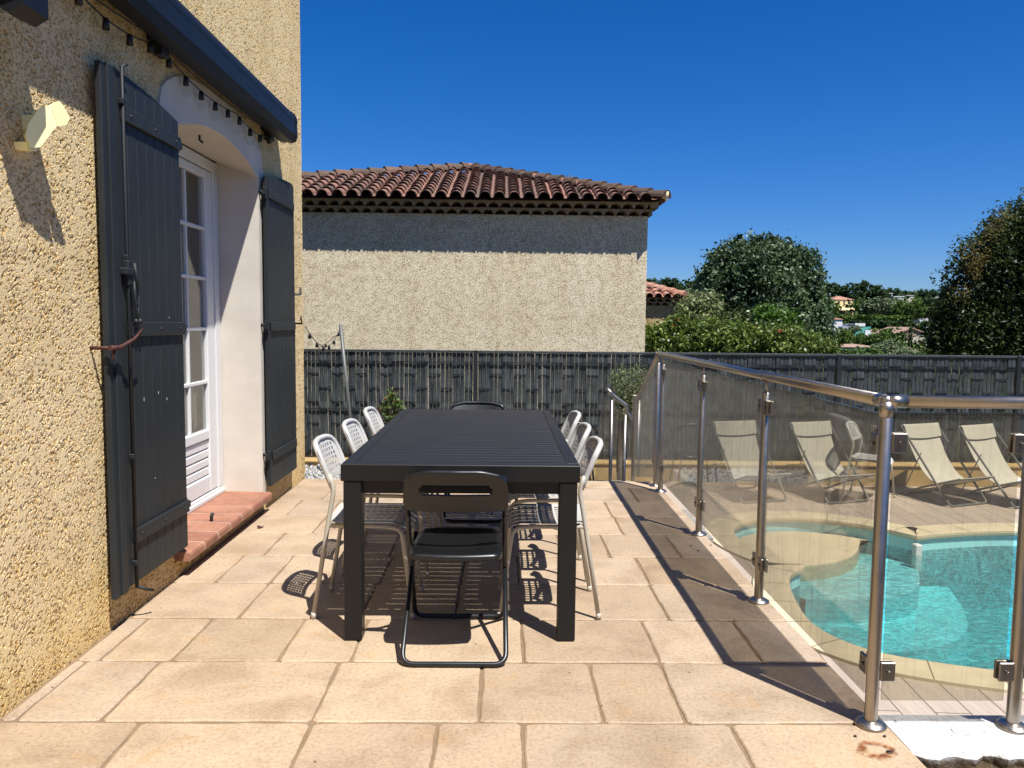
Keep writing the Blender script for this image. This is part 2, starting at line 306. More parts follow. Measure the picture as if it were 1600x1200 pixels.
# ------------------------------------------------------------------ object helpers
def props(o, label=None, cat=None, group=None, kind=None):
    if label: o['label'] = label
    if cat: o['category'] = cat
    if group: o['group'] = group
    if kind: o['kind'] = kind
    return o
def thing(name, label, cat, loc=(0, 0, 0), group=None):
    o = bpy.data.objects.new(name, None); COL.objects.link(o); o.location = loc; o.empty_display_size = .1
    return props(o, label, cat, group)
def origin(p):
    v = Vector((0, 0, 0))
    while p is not None: v = v + p.location; p = p.parent
    return v
def link(name, me, mat, parent=None, smooth=False):
    if mat: me.materials.append(mat)
    if smooth: me.polygons.foreach_set('use_smooth', [True] * len(me.polygons))
    o = bpy.data.objects.new(name, me); COL.objects.link(o)
    if parent is not None: o.parent = parent
    return o
class MB:
    def __init__(s): s.v = []; s.f = []; s.sm = []
    def add(s, vs, fs, sm=False):
        b = len(s.v); s.v += [tuple(x) for x in vs]; s.f += [tuple(b + i for i in f) for f in fs]; s.sm += [sm] * len(fs); return s
    def box(s, x0, x1, y0, y1, z0, z1, bev=0):
        if bev <= 0:
            vs = [(x, y, z) for z in (z0, z1) for y in (y0, y1) for x in (x0, x1)]
            return s.add(vs, [(0, 2, 3, 1), (4, 5, 7, 6), (0, 1, 5, 4), (2, 6, 7, 3), (0, 4, 6, 2), (1, 3, 7, 5)])
        b = min(bev, (x1 - x0) / 2.01, (y1 - y0) / 2.01, (z1 - z0) / 2.01)
        def ring(ins, z):
            X0, X1, Y0, Y1 = x0 + ins, x1 - ins, y0 + ins, y1 - ins
            return [(X0 + (b - ins), Y0, z), (X1 - (b - ins), Y0, z), (X1, Y0 + (b - ins), z), (X1, Y1 - (b - ins), z), (X1 - (b - ins), Y1, z), (X0 + (b - ins), Y1, z), (X0, Y1 - (b - ins), z), (X0, Y0 + (b - ins), z)]
        rs = [ring(b * .999, z0), ring(0, z0 + b), ring(0, z1 - b), ring(b * .999, z1)]
        vs = sum(rs, []); fs = []
        for k in range(3):
            for i in range(8): fs.append((k * 8 + i, k * 8 + (i + 1) % 8, (k + 1) * 8 + (i + 1) % 8, (k + 1) * 8 + i))
        fs.append(tuple(range(7, -1, -1))); fs.append(tuple(range(24, 32)))
        return s.add(vs, fs)
    def prism(s, poly, ax, a0, a1):
        """poly: 2D outline, extruded along axis ax ('x': (y,z), 'y': (x,z), 'z': (x,y))"""
        def p(u, v, a): return {'x': (a, u, v), 'y': (u, a, v), 'z': (u, v, a)}[ax]
        n = len(poly); vs = [p(u, v, a0) for u, v in poly] + [p(u, v, a1) for u, v in poly]
        fs = [tuple(range(n - 1, -1, -1)), tuple(range(n, 2 * n))] + [(i, (i + 1) % n, n + (i + 1) % n, n + i) for i in range(n)]
        ar = sum(poly[i][0] * poly[(i + 1) % n][1] - poly[(i + 1) % n][0] * poly[i][1] for i in range(n))
        flip = (ar < 0) != (ax == 'y')
        if flip: fs = [tuple(reversed(f)) for f in fs]
        return s.add(vs, fs)
    def tube(s, pts, r, n=10, fil=0, cap=True, r2=None):
        P = [Vector(p) for p in pts]
        if fil > 0 and len(P) > 2:
            Q = [P[0]]
            for i in range(1, len(P) - 1):
                a, b, c = P[i - 1], P[i], P[i + 1]; f = min(fil, (a - b).length * .48, (c - b).length * .48)
                p0 = b + (a - b).normalized() * f; p1 = b + (c - b).normalized() * f
                for k in range(7): t = k / 6; Q.append(p0 * (1 - t) ** 2 + b * 2 * t * (1 - t) + p1 * t * t)
            Q.append(P[-1]); P = Q
        m = len(P); up = None; vs = []
        for i in range(m):
            t = (P[min(i + 1, m - 1)] - P[max(i - 1, 0)]).normalized()
            if up is None: up = t.orthogonal().normalized()
            else:
                up = up - t * up.dot(t); up = up.normalized() if up.length > 1e-6 else t.orthogonal().normalized()
            sd = t.cross(up); rr = r if r2 is None else r + (r2 - r) * i / (m - 1)
            for k in range(n): a = 2 * pi * k / n; vs.append(P[i] + (up * cos(a) + sd * sin(a)) * rr)
        fs = [(i * n + k, i * n + (k + 1) % n, (i + 1) * n + (k + 1) % n, (i + 1) * n + k) for i in range(m - 1) for k in range(n)]
        b = len(s.v); s.add(vs, fs, True)
        if cap: s.f += [tuple(b + k for k in range(n - 1, -1, -1)), tuple(b + (m - 1) * n + k for k in range(n))]; s.sm += [False, False]
        return s
    def lathe(s, prof, c=(0, 0, 0), n=20, smooth=True):
        vs = []; m = len(prof)
        for r, z in prof:
            for k in range(n): a = 2 * pi * k / n; vs.append((c[0] + r * cos(a), c[1] + r * sin(a), c[2] + z))
        fs = [(i * n + k, i * n + (k + 1) % n, (i + 1) * n + (k + 1) % n, (i + 1) * n + k) for i in range(m - 1) for k in range(n)]
        return s.add(vs, fs, smooth)
    def grid(s, fn, nu, nv, smooth=True):
        vs = [fn(i / nu, j / nv) for j in range(nv + 1) for i in range(nu + 1)]
        fs = [(j * (nu + 1) + i, j * (nu + 1) + i + 1, (j + 1) * (nu + 1) + i + 1, (j + 1) * (nu + 1) + i) for j in range(nv) for i in range(nu)]
        return s.add(vs, fs, smooth)
    def build(s, name, mat, parent=None, **kw):
        o0 = origin(parent) if parent is not None else Vector((0, 0, 0))
        me = bpy.data.meshes.new(name)
        me.from_pydata([(x - o0.x, y - o0.y, z - o0.z) for x, y, z in s.v], [], s.f)
        me.polygons.foreach_set('use_smooth', s.sm); me.update()
        me.materials.append(mat)
        o = bpy.data.objects.new(name, me); COL.objects.link(o); o.parent = parent
        return props(o, **kw)
def copy_tree(o, parent=None):
    c = o.copy(); COL.objects.link(c); c.parent = parent
    for ch in list(o.children): copy_tree(ch, c)
    return c
def fastmesh(name, V, F):
    """V (n,3) floats, F (m,4) ints"""
    me = bpy.data.meshes.new(name); V = np.ascontiguousarray(V, dtype=np.float32); F = np.ascontiguousarray(F, dtype=np.int32)
    k = F.shape[1]
    me.vertices.add(len(V)); me.vertices.foreach_set('co', V.ravel())
    me.loops.add(F.size); me.loops.foreach_set('vertex_index', F.ravel())
    me.polygons.add(len(F)); me.polygons.foreach_set('loop_start', np.arange(0, F.size, k, dtype=np.int32))
    me.polygons.foreach_set('loop_total', np.full(len(F), k, dtype=np.int32)); me.update(calc_edges=True); return me

# ================================================================== SETTING
ZD = -.84      # pool deck
# ---- hillside terrain
TY = [8, 11, 14, 30, 60, 100, 150, 190, 220, 250, 300, 350, 450, 650, 1200]
TZ = [-1.0, -1.2, -2.6, -4.3, -3.7, -2.7, -1.4, -.1, 1.0, 3.4, 6.2, 9.0, 12, 13, 8]
def tz(x, y): return float(np.interp(y, TY, TZ)) + .6 * sin(x * .03 + 1) * min(1, y / 150)
def terrain():
    ys = np.concatenate([np.linspace(10.75, 60, 30), np.linspace(64, 300, 80), np.linspace(310, 1200, 40)])
    xs = np.linspace(-1, 1, 90)
    V = []
    for y in ys:
        wd = 60 + y * 1.0
        for x in xs: X = x * wd + 10; V.append((X, y, tz(X, y)))
    n = len(xs); F = [(j * n + i, j * n + i + 1, (j + 1) * n + i + 1, (j + 1) * n + i) for j in range(len(ys) - 1) for i in range(n - 1)]
    me = fastmesh('hillside', np.array(V), np.array(F)); o = link('hillside', me, M['terrain'], None, True); props(o, kind='structure')
terrain()
# near ground sheet under everything beside the pool plot
MB().box(-40, 40, -12, 10.74, -3.2, -2.6).build('ground', M['soil'], None, kind='structure')

# ---- terrace: base slab + individually outlined stone slabs in one paving sheet
MB().box(-1.75, 1.325, -9, 6.53, -.84, -.0075).build('terrace_base', M['grout'], None, kind='structure')
rows = [
 (-2.4, -1.9, [-1.2, -.6, .08, .8]), (-1.9, -1.2, [-.9, -.3, .36, 1.07]), (-1.2, -.75, [-1.2, -.6, .08, .8]), (-.75, -.3, [-.9, -.3, .36, 1.07]), (-.3, .2, [-1.2, -.63, .08, .64]), (.2, .68, [-1.35, -.9, -.07, .64]),
 (.68, 1.14, [-1.2, -.63, .08, .8]), (1.14, 1.6, [-1.3, -.88, -.6, .1, .66]), (1.6, 2.06, [-1.35, -.64, -.07, .36, 1.07]),
 (2.06, 2.515, [-1.207, -.632, -.207, .082, .79]),
 (2.515, 2.98, [-1.637, -1.348, -.636, -.067, .36, .645]),
 (2.98, 3.425, [-1.595, -1.306, -.884, -.596, .10, .65, 1.07]),
 (3.425, 3.9, [-1.193, -.636, -.204, .782]),
 (3.9, 4.37, [-1.476, -1.191, -.62, -.2, .1, .787]),
 (4.37, 4.85, [-1.371, -.64, -.2, .36, .643, 1.063]),
 (4.85, 5.31, [-1.206, -.6, .1, .798]),
 (5.31, 5.77, [-1.5, -1.208, -.6, -.06, .36, .792]),
 (5.77, 6.26, [-1.36, -.6, -.07, .5, 1.06]),
 (6.26, 6.53, [-1.2, -.5, .1, .7])]
def paving():
    mb = MB(); rs = random.Random(3)
    for (y0, y1, js) in rows:
        xs = [-1.69] + js + [1.33]
        for a, b in zip(xs[:-1], xs[1:]):
            if b - a < .03: continue
            g = .0055
            X0, X1, Y0, Y1 = a + g, b - g, y0 + g, y1 - g
            if b > 1.32: X1 = 1.33
            # outline with hand-worn wobble
            out = []; st = .045
            ph = [rs.uniform(0, 6) for _ in range(4)]
            def wob(t, k, L): return .0022 * sin(t * 9 + ph[k]) + .0014 * sin(t * 31 + ph[k] * 2) + rs.uniform(-.0014, .0014)
            n = max(2, int((X1 - X0) / st)); m = max(2, int((Y1 - Y0) / st)); rc = .012
            for i in range(n): t = (X0 + rc) + (X1 - X0 - 2 * rc) * i / (n - 1) if n > 1 else X0; out.append((t, Y0 + wob(t, 0, 1)))
            for i in range(m): t = (Y0 + rc) + (Y1 - Y0 - 2 * rc) * i / (m - 1); out.append((X1 + (wob(t, 1, 1) if b < 1.32 else 0), t))
            for i in range(n): t = (X1 - rc) - (X1 - X0 - 2 * rc) * i / (n - 1); out.append((t, Y1 + wob(t, 2, 1)))
            for i in range(m): t = (Y1 - rc) - (Y1 - Y0 - 2 * rc) * i / (m - 1); out.append((X0 + wob(t, 3, 1), t))
            dz = rs.uniform(-.0012, .0012); cx, cy = (X0 + X1) / 2, (Y0 + Y1) / 2
            def inset(d): return [(x + (cx - x) * d / max(abs(x - cx), .02) * (1 if abs(x - cx) > (X1 - X0) * .4 else 0), y + (cy - y) * d / max(abs(y - cy), .02) * (1 if abs(y - cy) > (Y1 - Y0) * .4 else 0)) for x, y in out]
            N = len(out); r0 = [(x, y, -.03) for x, y in out]; r1 = [(x, y, -.0045 + dz) for x, y in out]; r2 = [(x, y, dz) for x, y in inset(.006)]
            vs = r0 + r1 + r2; fs = []
            for k in range(2):
                for i in range(N): fs.append((k * N + i, k * N + (i + 1) % N, (k + 1) * N + (i + 1) % N, (k + 1) * N + i))
            fs.append(tuple(2 * N + i for i in range(N)))
            mb.add(vs, fs)
    mb.build('terrace_paving', M['paving'], None, kind='structure')
paving()
# rust stain + bolt holes on the corner slab, thin marks lying on the stone
def m_stain():
    b = NB('rust_stain'); v = b.coord(); n = b.noise(v, 30, 6, .7, 1); c = b.ramp(n, [(.35, lin(222, 170, 110)), (.5, lin(190, 110, 50)), (.62, lin(90, 50, 34))])
    p = b.pbr(c, .8); L = b.n('ShaderNodeVectorMath', operation='LENGTH'); mp = b.n('ShaderNodeMapping'); mp.inputs['Scale'].default_value = (13, 15, 1); b.l(v, mp.inputs[0]); b.l(mp.outputs[0], L.inputs[0])
    wob = b.math('MULTIPLY_ADD', b.noise(v, 14, 3), .9, -.45); rim = b.math('SUBTRACT', 1.0, b.math('ABSOLUTE', b.math('ADD', wob, b.math('SUBTRACT', L.outputs['Value'], .62))))
    a = b.math('MULTIPLY', b.math('SMOOTH_MIN', b.math('MULTIPLY', b.math('MAXIMUM', b.math('SUBTRACT', rim, .72), 0), 4.0), 1.0, .2), b.ramp(n, [(.36, (0, 0, 0)), (.56, (1, 1, 1))]))
    t = b.n('ShaderNodeBsdfTransparent'); m = b.n('ShaderNodeMixShader'); b.l(a, m.inputs[0]); b.l(t.outputs[0], m.inputs[1]); b.l(p.outputs[0], m.inputs[2]); b.l(m.outputs[0], b.out.inputs[0]); return b.m
st = MB().grid(lambda u, v: (-.10 + .2 * u, -.075 + .15 * v, 0), 4, 4).build('rust_stain', m_stain(), None, kind='structure'); st.location = (1.215, 2.345, .0035)
hb = MB()
for x, y, r in ((1.25, 2.335, .009), (1.283, 2.43, .005), (1.185, 2.43, .005), (1.17, 4.60, .006), (1.19, 4.50, .006), (1.30, 4.62, .005)):
    hb.lathe([(0, .0042), (r, .0042), (r, .002)], (x, y, 0), 10)
hb.build('bolt_holes', M['awning_dark'], None, kind='structure')
# terrace side wall toward the pool
MB().box(1.3255, 1.335, 2.6, 6.53, ZD, -.032).build('terrace_side_wall', M['concrete'], None, kind='structure')

# ---- white painted ledge at the right of the corner
def ledge():
    mb = MB(); xs = np.linspace(1.335, 3.6, 70); rs = random.Random(5); fr = [2.33 + .012 * sin(x * 21) + .01 * sin(x * 53) + rs.uniform(-.006, .006) - .02 * (x - 1.3) for x in xs]
    prof = []
    for x, f in zip(xs, fr): prof.append([(x, 2.60, -.84), (x, 2.60, -.02), (x, 2.585, -.006), (x, f + .03, -.006 + rs.uniform(-.002, .002)), (x, f + .006, -.016 + rs.uniform(-.004, .004)), (x, f + .012, -.05 + rs.uniform(-.01, .01)), (x, f - .01 + rs.uniform(-.008, .008), -.12), (x, f - .03, -.5)])
    k = len(prof[0]); vs = sum(prof, []); fs = [(i * k + j, i * k + j + 1, (i + 1) * k + j + 1, (i + 1) * k + j) for i in range(len(xs) - 1) for j in range(k - 1)]
    mb.add(vs, fs); fs2 = (tuple(range(k)),); mb.add(prof[0], fs2)
    o = mb.build('white_ledge_wall', M['whitepaint'], None); props(o, 'low white painted concrete wall with a crumbling front edge, right of the stone terrace corner', 'wall')
ledge()
MB().box(1.34, 16, -9, 2.36, -.9, -.16).build('garden_soil', M['soil'], None, kind='structure')

# ---- pool
def catmull(pts, n=10, closed=True):
    P = [Vector(p) for p in pts]; out = []; m = len(P)
    for i in range(m if closed else m - 1):
        a, b, c, d = P[(i - 1) % m], P[i], P[(i + 1) % m], P[(i + 2) % m]
        if not closed: a = P[max(i - 1, 0)]; d = P[min(i + 2, m - 1)]
        for k in range(n):
            t = k / n; out.append(.5 * ((2 * b) + (-a + c) * t + (2 * a - 5 * b + 4 * c - d) * t * t + (-a + 3 * b - 3 * c + d) * t ** 3))
    return out
# inner rim of the main basin and of the step alcove (x, y)
main = catmull([(2.80, 6.80), (2.52, 6.50), (2.36, 5.95), (2.30, 5.40), (2.48, 5.02), (2.80, 4.83), (3.35, 4.66), (4.2, 4.60), (5.4, 4.9), (6.6, 5.4), (7.4, 6.2), (7.2, 7.3), (6.4, 7.95), (5.5, 8.05), (4.7, 7.92), (4.35, 7.80)], 7, False)
main.append(Vector((4.35, 7.80)))
alc = catmull([(4.35, 7.80), (4.15, 8.10), (3.75, 8.42), (3.25, 8.55), (2.80, 8.40), (2.50, 8.05), (2.44, 7.60), (2.56, 7.15), (2.80, 6.80)], 7, False)
rim = main + alc[1:]
rim = [Vector((p[0], p[1])) for p in rim]
for _ in range(3): rim = [(rim[i - 1] + rim[i] * 2 + rim[(i + 1) % len(rim)]) / 4 for i in range(len(rim))]
def offset(poly, d):
    out = []; n = len(poly)
    for i in range(n):
        t = (poly[(i + 2) % n] - poly[i - 2]); t = Vector((t.x, t.y)); nn = Vector((t.y, -t.x)).normalized(); out.append(poly[i] + nn * d)
    return out
ar = sum(rim[i].x * rim[(i + 1) % len(rim)].y - rim[(i + 1) % len(rim)].x * rim[i].y for i in range(len(rim)))
sgn = 1 if ar > 0 else -1
outer = offset(rim, .30 * sgn)
# clean the outer ring near the cusp by smoothing
for _ in range(6): outer = [(outer[i - 1] + outer[i] * 2 + outer[(i + 1) % len(outer)]) / 4 for i in range(len(outer))]
ZC = ZD + .022
def coping():
    mb = MB(); n = len(rim); prof = [(0.0, -.055), (-.006, -.03), (-.004, -.006), (.02, .0), (.30, .0), (.30, -.03)]
    vs = []
    for i in range(n):
        a, b = rim[i], outer[i]; d = (b - a)
        L = d.length or 1; d = d / L
        for u, z in prof:
            q = a + d * (u if u < .29 else L); vs.append((q.x, q.y, ZC + z))
    k = len(prof)
    for i in range(n):
        if i % 5 == 0:  # joint
            pass
    fs = [(i * k + j, i * k + j + 1, ((i + 1) % n) * k + j + 1, ((i + 1) % n) * k + j) for i in range(n) for j in range(k - 1)]
    fs = [tuple(reversed(f)) for f in fs] if sgn > 0 else fs
    mb.add(vs, fs); jm = MB()
    for i in range(0, n, 5):
        a, b = rim[i], outer[i]; d = (b - a).normalized(); s_ = Vector((-d.y, d.x)) * .003
        q = [a - d * .012 + s_, a - d * .012 - s_, b - s_, b + s_]; jm.add([(p.x, p.y, ZC + .0025) for p in q], [(0, 1, 2, 3)])
    mb.build('pool_coping', M['coping'], None, kind='structure'); jm.build('coping_joints', M['grout'], None, kind='structure')
coping()
def poly_fill(name, pts, z, mat):
    import bmesh
    bm = bmesh.new(); vs = [bm.verts.new((p.x, p.y, z)) for p in pts]; f = bm.faces.new(vs); bmesh.ops.triangulate(bm, faces=[f]); bm.normal_update()
    for f in bm.faces:
        if f.normal.z < 0: f.normal_flip()
    me = bpy.data.meshes.new(name); bm.to_mesh(me); bm.free(); return me
def basin():
    # vertical liner walls, floor, and two submerged steps in the alcove
    n = len(rim); mb = MB(); zb = ZD - .86
    inner = offset(rim, .03 * sgn)
    vs = [(p.x, p.y, ZC - .05) for p in inner] + [(p.x, p.y, zb) for p in inner]
    fs = [(i, (i + 1) % n, n + (i + 1) % n, n + i) for i in range(n)]; mb.add(vs, fs)
    o = mb.build('pool_basin_wall', M['liner'], None, kind='structure')
    o = link('pool_basin_floor', poly_fill('pool_basin_floor', inner, zb, None), M['liner']); props(o, kind='structure')
basin()
def steps():
    # fan of rounded steps filling the alcove: chord from cusp (2.80,6.80) to (4.35,7.80)
    base = [Vector((p[0], p[1])) for p in alc]
    c0 = Vector((3.575, 7.30))
    for k, (sh, zt) in enumerate([(0.0, ZD - .145), (.55, ZD - .30), (.95, ZD - .52)]):
        mb = MB()
        nrm = Vector((.54, -.84))   # toward the pool middle
        if k == 0:
            # upper shelf: alcove closed by an arc bulging back
            arc = [Vector((2.62, 7.25)).lerp(Vector((3.95, 8.2)), t) + nrm * (.28 * sin(pi * t)) for t in np.linspace(0, 1, 12)]
            poly = [p for p in base if (p - Vector((2.62, 7.25))).dot(nrm) < .06][1:-1]
            poly = arc + poly if True else poly
        else:
            a0 = Vector((2.80, 6.80)) + Vector((-.40, -.60)) * (k - 1); a1 = Vector((4.35, 7.80)) + Vector((.35, .0)) * (k - 1)
            arc = [a0.lerp(a1, t) + nrm * (.12 + .5 * k * .6) * sin(pi * t) for t in np.linspace(0, 1, 14)]
            poly = arc + base[1:-1]
        me = poly_fill('t', poly, zt, None)
        mb.v = [tuple(v.co) for v in me.vertices]; mb.f = [tuple(p.vertices) for p in me.polygons]; mb.sm = [False] * len(mb.f)
        vs = [(p.x, p.y, zt) for p in arc] + [(p.x, p.y, zt - .5) for p in arc]; m = len(arc)
        mb.add(vs, [(i, i + 1, m + i + 1, m + i) for i in range(m - 1)])
        mb.build('pool_step', M['coping'] if k == 0 else M['liner'], None, kind='structure')
steps()
def water():
    n = len(rim); inn = offset(rim, .028 * sgn); zt, zb = ZD - .16, ZD - .85
    top = poly_fill('water', inn, zt, None)
    vs = [tuple(v.co) for v in top.vertices]; fs = [tuple(p.vertices) for p in top.polygons]
    b = len(vs); vs += [(x, y, zb) for x, y, z in vs]; fs += [tuple(reversed([b + i for i in f])) for f in fs]
    for i in range(n): j = (i + 1) % n; fs.append((i, b + i, b + j, j) if sgn > 0 else (j, b + j, b + i, i))
    MB().add(vs, fs).build('pool_water', M['water'], None, kind='structure')
water()
def deck():
    # deck sheet with the pool cut out
    import bmesh
    bm = bmesh.new(); z = ZD
    rect = [Vector((1.336, 2.6)), Vector((11, 2.6)), Vector((11, 10.36)), Vector((1.336, 10.36))]
    hole = offset(rim, .15 * sgn)
    V1 = [bm.verts.new((p.x, p.y, z)) for p in rect]; V2 = [bm.verts.new((p.x, p.y, z)) for p in hole]
    E = [bm.edges.new((V1[i], V1[(i + 1) % 4])) for i in range(4)] + [bm.edges.new((V2[i], V2[(i + 1) % len(V2)])) for i in range(len(V2))]
    bmesh.ops.triangle_fill(bm, edges=E, use_beauty=True)
    for f in bm.faces:
        if f.normal.z < 0: f.normal_flip()
    me = bpy.data.meshes.new('pool_deck'); bm.to_mesh(me); bm.free()
    o = link('pool_deck', me, M['deck']); props(o, kind='structure')
deck()
# skimmer strip: white ladder-like post seen in the alcove corner
props(MB().box(4.29, 4.36, 7.70, 7.78, ZD - .34, ZD - .05, .008).build('pool_skimmer', M['pvc'], None), 'small white plastic skimmer post at the far rim of the pool', 'skimmer')

# ---- landing, steps and stair beyond the terrace
def stairs():
    t = thing('garden_stair', 'concrete stair going down from the far end of the terrace', 'stair', (0.5, 7, -.84))
    MB().box(-1.0, 1.32, 6.535, 6.78, ZD, -.18, .006).build('tread', M['concrete'], t)
    MB().box(-1.0, 1.45, 6.785, 8.3, ZD, -.36, .006).build('landing', M['concrete'], t)
    MB().box(1.455, 1.75, 7.2, 8.3, ZD, -.52, .006).build('tread', M['concrete'], t)
    MB().box(1.755, 2.05, 7.2, 8.3, ZD, -.68, .006).build('tread', M['concrete'], t)
stairs()
MB().box(-6, 1.33, 8.305, 10.36, -1.2, -.80).build('side_yard', M['concrete'], None, kind='structure')
def pebbles():
    n = 2600; c = np.stack([rng.uniform(-3.2, .2, n), rng.uniform(8.7, 10.3, n), np.full(n, -.62)], 1); c[:, 2] += rng.uniform(0, .03, n)
    V = []; F = []
    oc = np.array([(1, 0, 0), (-1, 0, 0), (0, 1, 0), (0, -1, 0), (0, 0, .7), (0, 0, -.7)]); ofc = np.array([(0, 2, 4), (2, 1, 4), (1, 3, 4), (3, 0, 4), (2, 0, 5), (1, 2, 5), (3, 1, 5), (0, 3, 5)])
    s = rng.uniform(.015, .035, n)
    V = (c[:, None, :] + oc[None] * s[:, None, None]).reshape(-1, 3); F = (np.arange(n)[:, None, None] * 6 + ofc[None]).reshape(-1, 3)
    o = link('white_pebbles', fastmesh('white_pebbles', V, F), M['pebble']); props(o, kind='stuff')
pebbles()
MB().box(-3.3, .3, 8.6, 10.35, -.79, -.625).build('pebble_bed', M['pebble'], None, kind='structure')

gw = thing('reflection_wall', 'unseen ochre wall behind the viewer, added for the steel posts to reflect', 'wall', (3, -7, -.2))  # unseen wall, added to tone down sky reflections in the steel posts
MB().box(-9, 14, -7.3, -7, -.8, 2.1).build('wall_body', M['lowwall'], gw)
# ---- low wall + slatted fence
def low_wall():
    t = thing('low_wall', 'low ochre painted wall with the dark slatted fence standing on it', 'wall', (3, 10.5, -1.2))
    MB().box(-6, 13, 10.37, 10.73, -1.3, -.575).build('wall_body', M['lowwall'], t)
    MB().box(-6, 13, 10.35, 10.75, -.573, -.545, .006).build('wall_cap', M['lowwall'], t)
low_wall()
def fence():
    t = thing('slatted_fence', 'anthracite mesh fence filled with woven dark slats behind the terrace and pool', 'fence', (2, 10.6, -.545))
    px = [-5.4 + 2.52 * k for k in range(8)]
    for k, x in enumerate(px):
        MB().box(x - .03, x + .03, 10.565, 10.635, -.544, .965, .004).build('post', M['fencewire'], t)
    zt, zb = .93, -.535; rs = random.Random(11)
    for k in range(len(px) - 1):
        x0, x1 = px[k] + .035, px[k + 1] - .035; W = x1 - x0; n = 44; p = W / n
        sl = MB(); wr = MB()
        levels = [.80, .63, .43, .24, .13, -.06, -.25, -.44]
        for i in range(n):
            cx = x0 + p * (i + .5); grp = i // 3
            # woven slat: bends in front of / behind the wires level by level
            zs = np.linspace(zb, zt, 26); wd = .0240 + rs.uniform(-.001, .0012); tilt = rs.uniform(-.0035, .0035); vs = []
            for z in zs:
                lv = int(np.argmin([abs(z - q) for q in levels])); ph = 1 if (grp + lv) % 2 else -1
                yy = 10.60 + ph * .006 * max(0, cos((z - levels[lv]) * 18)) + tilt * 2
                xx = cx + tilt * sin(z * 3 + i) * 1.2
                vs += [(xx - wd, yy - .001, z), (xx, yy - .006, z), (xx + wd, yy - .001, z), (xx + wd, yy + .003, z), (xx - wd, yy + .003, z)]
            m = len(zs); fs = [(r * 5 + c, r * 5 + (c + 1) % 5, (r + 1) * 5 + (c + 1) % 5, (r + 1) * 5 + c) for r in range(m - 1) for c in range(5)]
            fs += [(4, 3, 2, 1, 0), tuple((m - 1) * 5 + c for c in range(5))]
            sl.add(vs, fs)
            vx = x0 + p * i
            wr.box(vx - .0026, vx + .0026, 10.593, 10.598, zb, zt + .01)
        # horizontals: full pairs at the folds, single runs showing over every other group of three slats
        for z in (.80, .77, .14, .11, -.44, -.47): wr.box(x0, x1, 10.576, 10.584, z - .006, z + .006)
        for li, z in enumerate(levels):
            if z in (.80, .13, -.44): continue
            g0 = 0
            while g0 * 3 < n:
                if (g0 + li) % 2 == 0:
                    a = x0 + p * g0 * 3; b_ = min(x1, a + p * 3); wr.box(a, b_, 10.578, 10.585, z - .006, z + .006)
                g0 += 1
        sl.build('slat_panel', M['fence'], t); wr.build('wire_mesh', M['fencewire'], t)
        MB().box(x0 - .004, x1 + .004, 10.574, 10.626, .932, .962, .003).build('top_rail', M['fence'], t)
fence()

# ================================================================== OUR HOUSE
WX = -1.70
house = thing('house', 'sand coloured roughcast house with an arched french door, beside the terrace', 'house', (WX, 4, 0))
OY0, OY1, OZS, RISE = 4.0, 5.41, 2.325, .135   # opening: sides, springing, arch rise
OC, OHW = (OY0 + OY1) / 2, (OY1 - OY0) / 2
def arch_z(y, rise=RISE, zs=OZS, hw=OHW):
    t = min(1, abs(y - OC) / hw); return zs + rise * (1 - t * t)
HC = 6.62
def house_wall():
    # dense sheet in the visible stretch so the roughcast is real relief
    ys = [1.6]
    while ys[-1] < HC: ys.append(ys[-1] + .0027 * ys[-1])
    ys[-1] = HC; ys = np.array(ys)
    zs = np.concatenate([np.arange(-.03, 3.0, .0075), np.arange(3.0, 4.4, .011), [4.41, 4.8, 5.2, 5.6, 6.0]])
    Yg, Zg = np.meshgrid(ys, zs); ny, nz = len(ys), len(zs)
    V = np.stack([np.full(Yg.size, WX), Yg.ravel(), Zg.ravel()], 1)
    idx = np.arange(ny * nz).reshape(nz, ny)
    F = np.stack([idx[:-1, :-1], idx[:-1, 1:], idx[1:, 1:], idx[1:, :-1]], -1).reshape(-1, 4)
    cy = Yg[:-1, :-1].ravel(); cz = Zg[:-1, :-1].ravel()
    t = np.clip(np.abs(cy - OC) / (OHW + .05), 0, 1); az = OZS + .05 + RISE * (1 - t * t)
    inside = (np.abs(cy - OC) < OHW + .05) & (cz < az) & (cz > .08)
    F = F[~inside]
    V[:, 0] -= origin(house).x; V[:, 1] -= origin(house).y
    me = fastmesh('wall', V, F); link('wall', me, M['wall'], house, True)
    mb = MB()  # rest of the shell, plain
    mb.box(-9, WX - .001, -3, 1.598, -.1, 6)
    mb.add([(WX, HC, -.9), (WX - .35, HC, -.9), (WX - .35, HC, 6), (WX, HC, 6)], [(0, 1, 2, 3)])
    mb.add([(WX - .35, HC - .001, -.9), (-9, HC - .001, -.9), (-9, HC - .001, 6), (WX - .35, HC - .001, 6)], [(0, 1, 2, 3)])
    mb.add([(WX, 1.6, 6), (WX, HC, 6), (-9, HC, 6), (-9, 1.6, 6)], [(0, 1, 2, 3)])
    mb.box(WX - .3, WX - .004, 6.53, HC - .004, -.9, -.03)
    mb.build('side_wall', M['wallflat'], house)
house_wall()
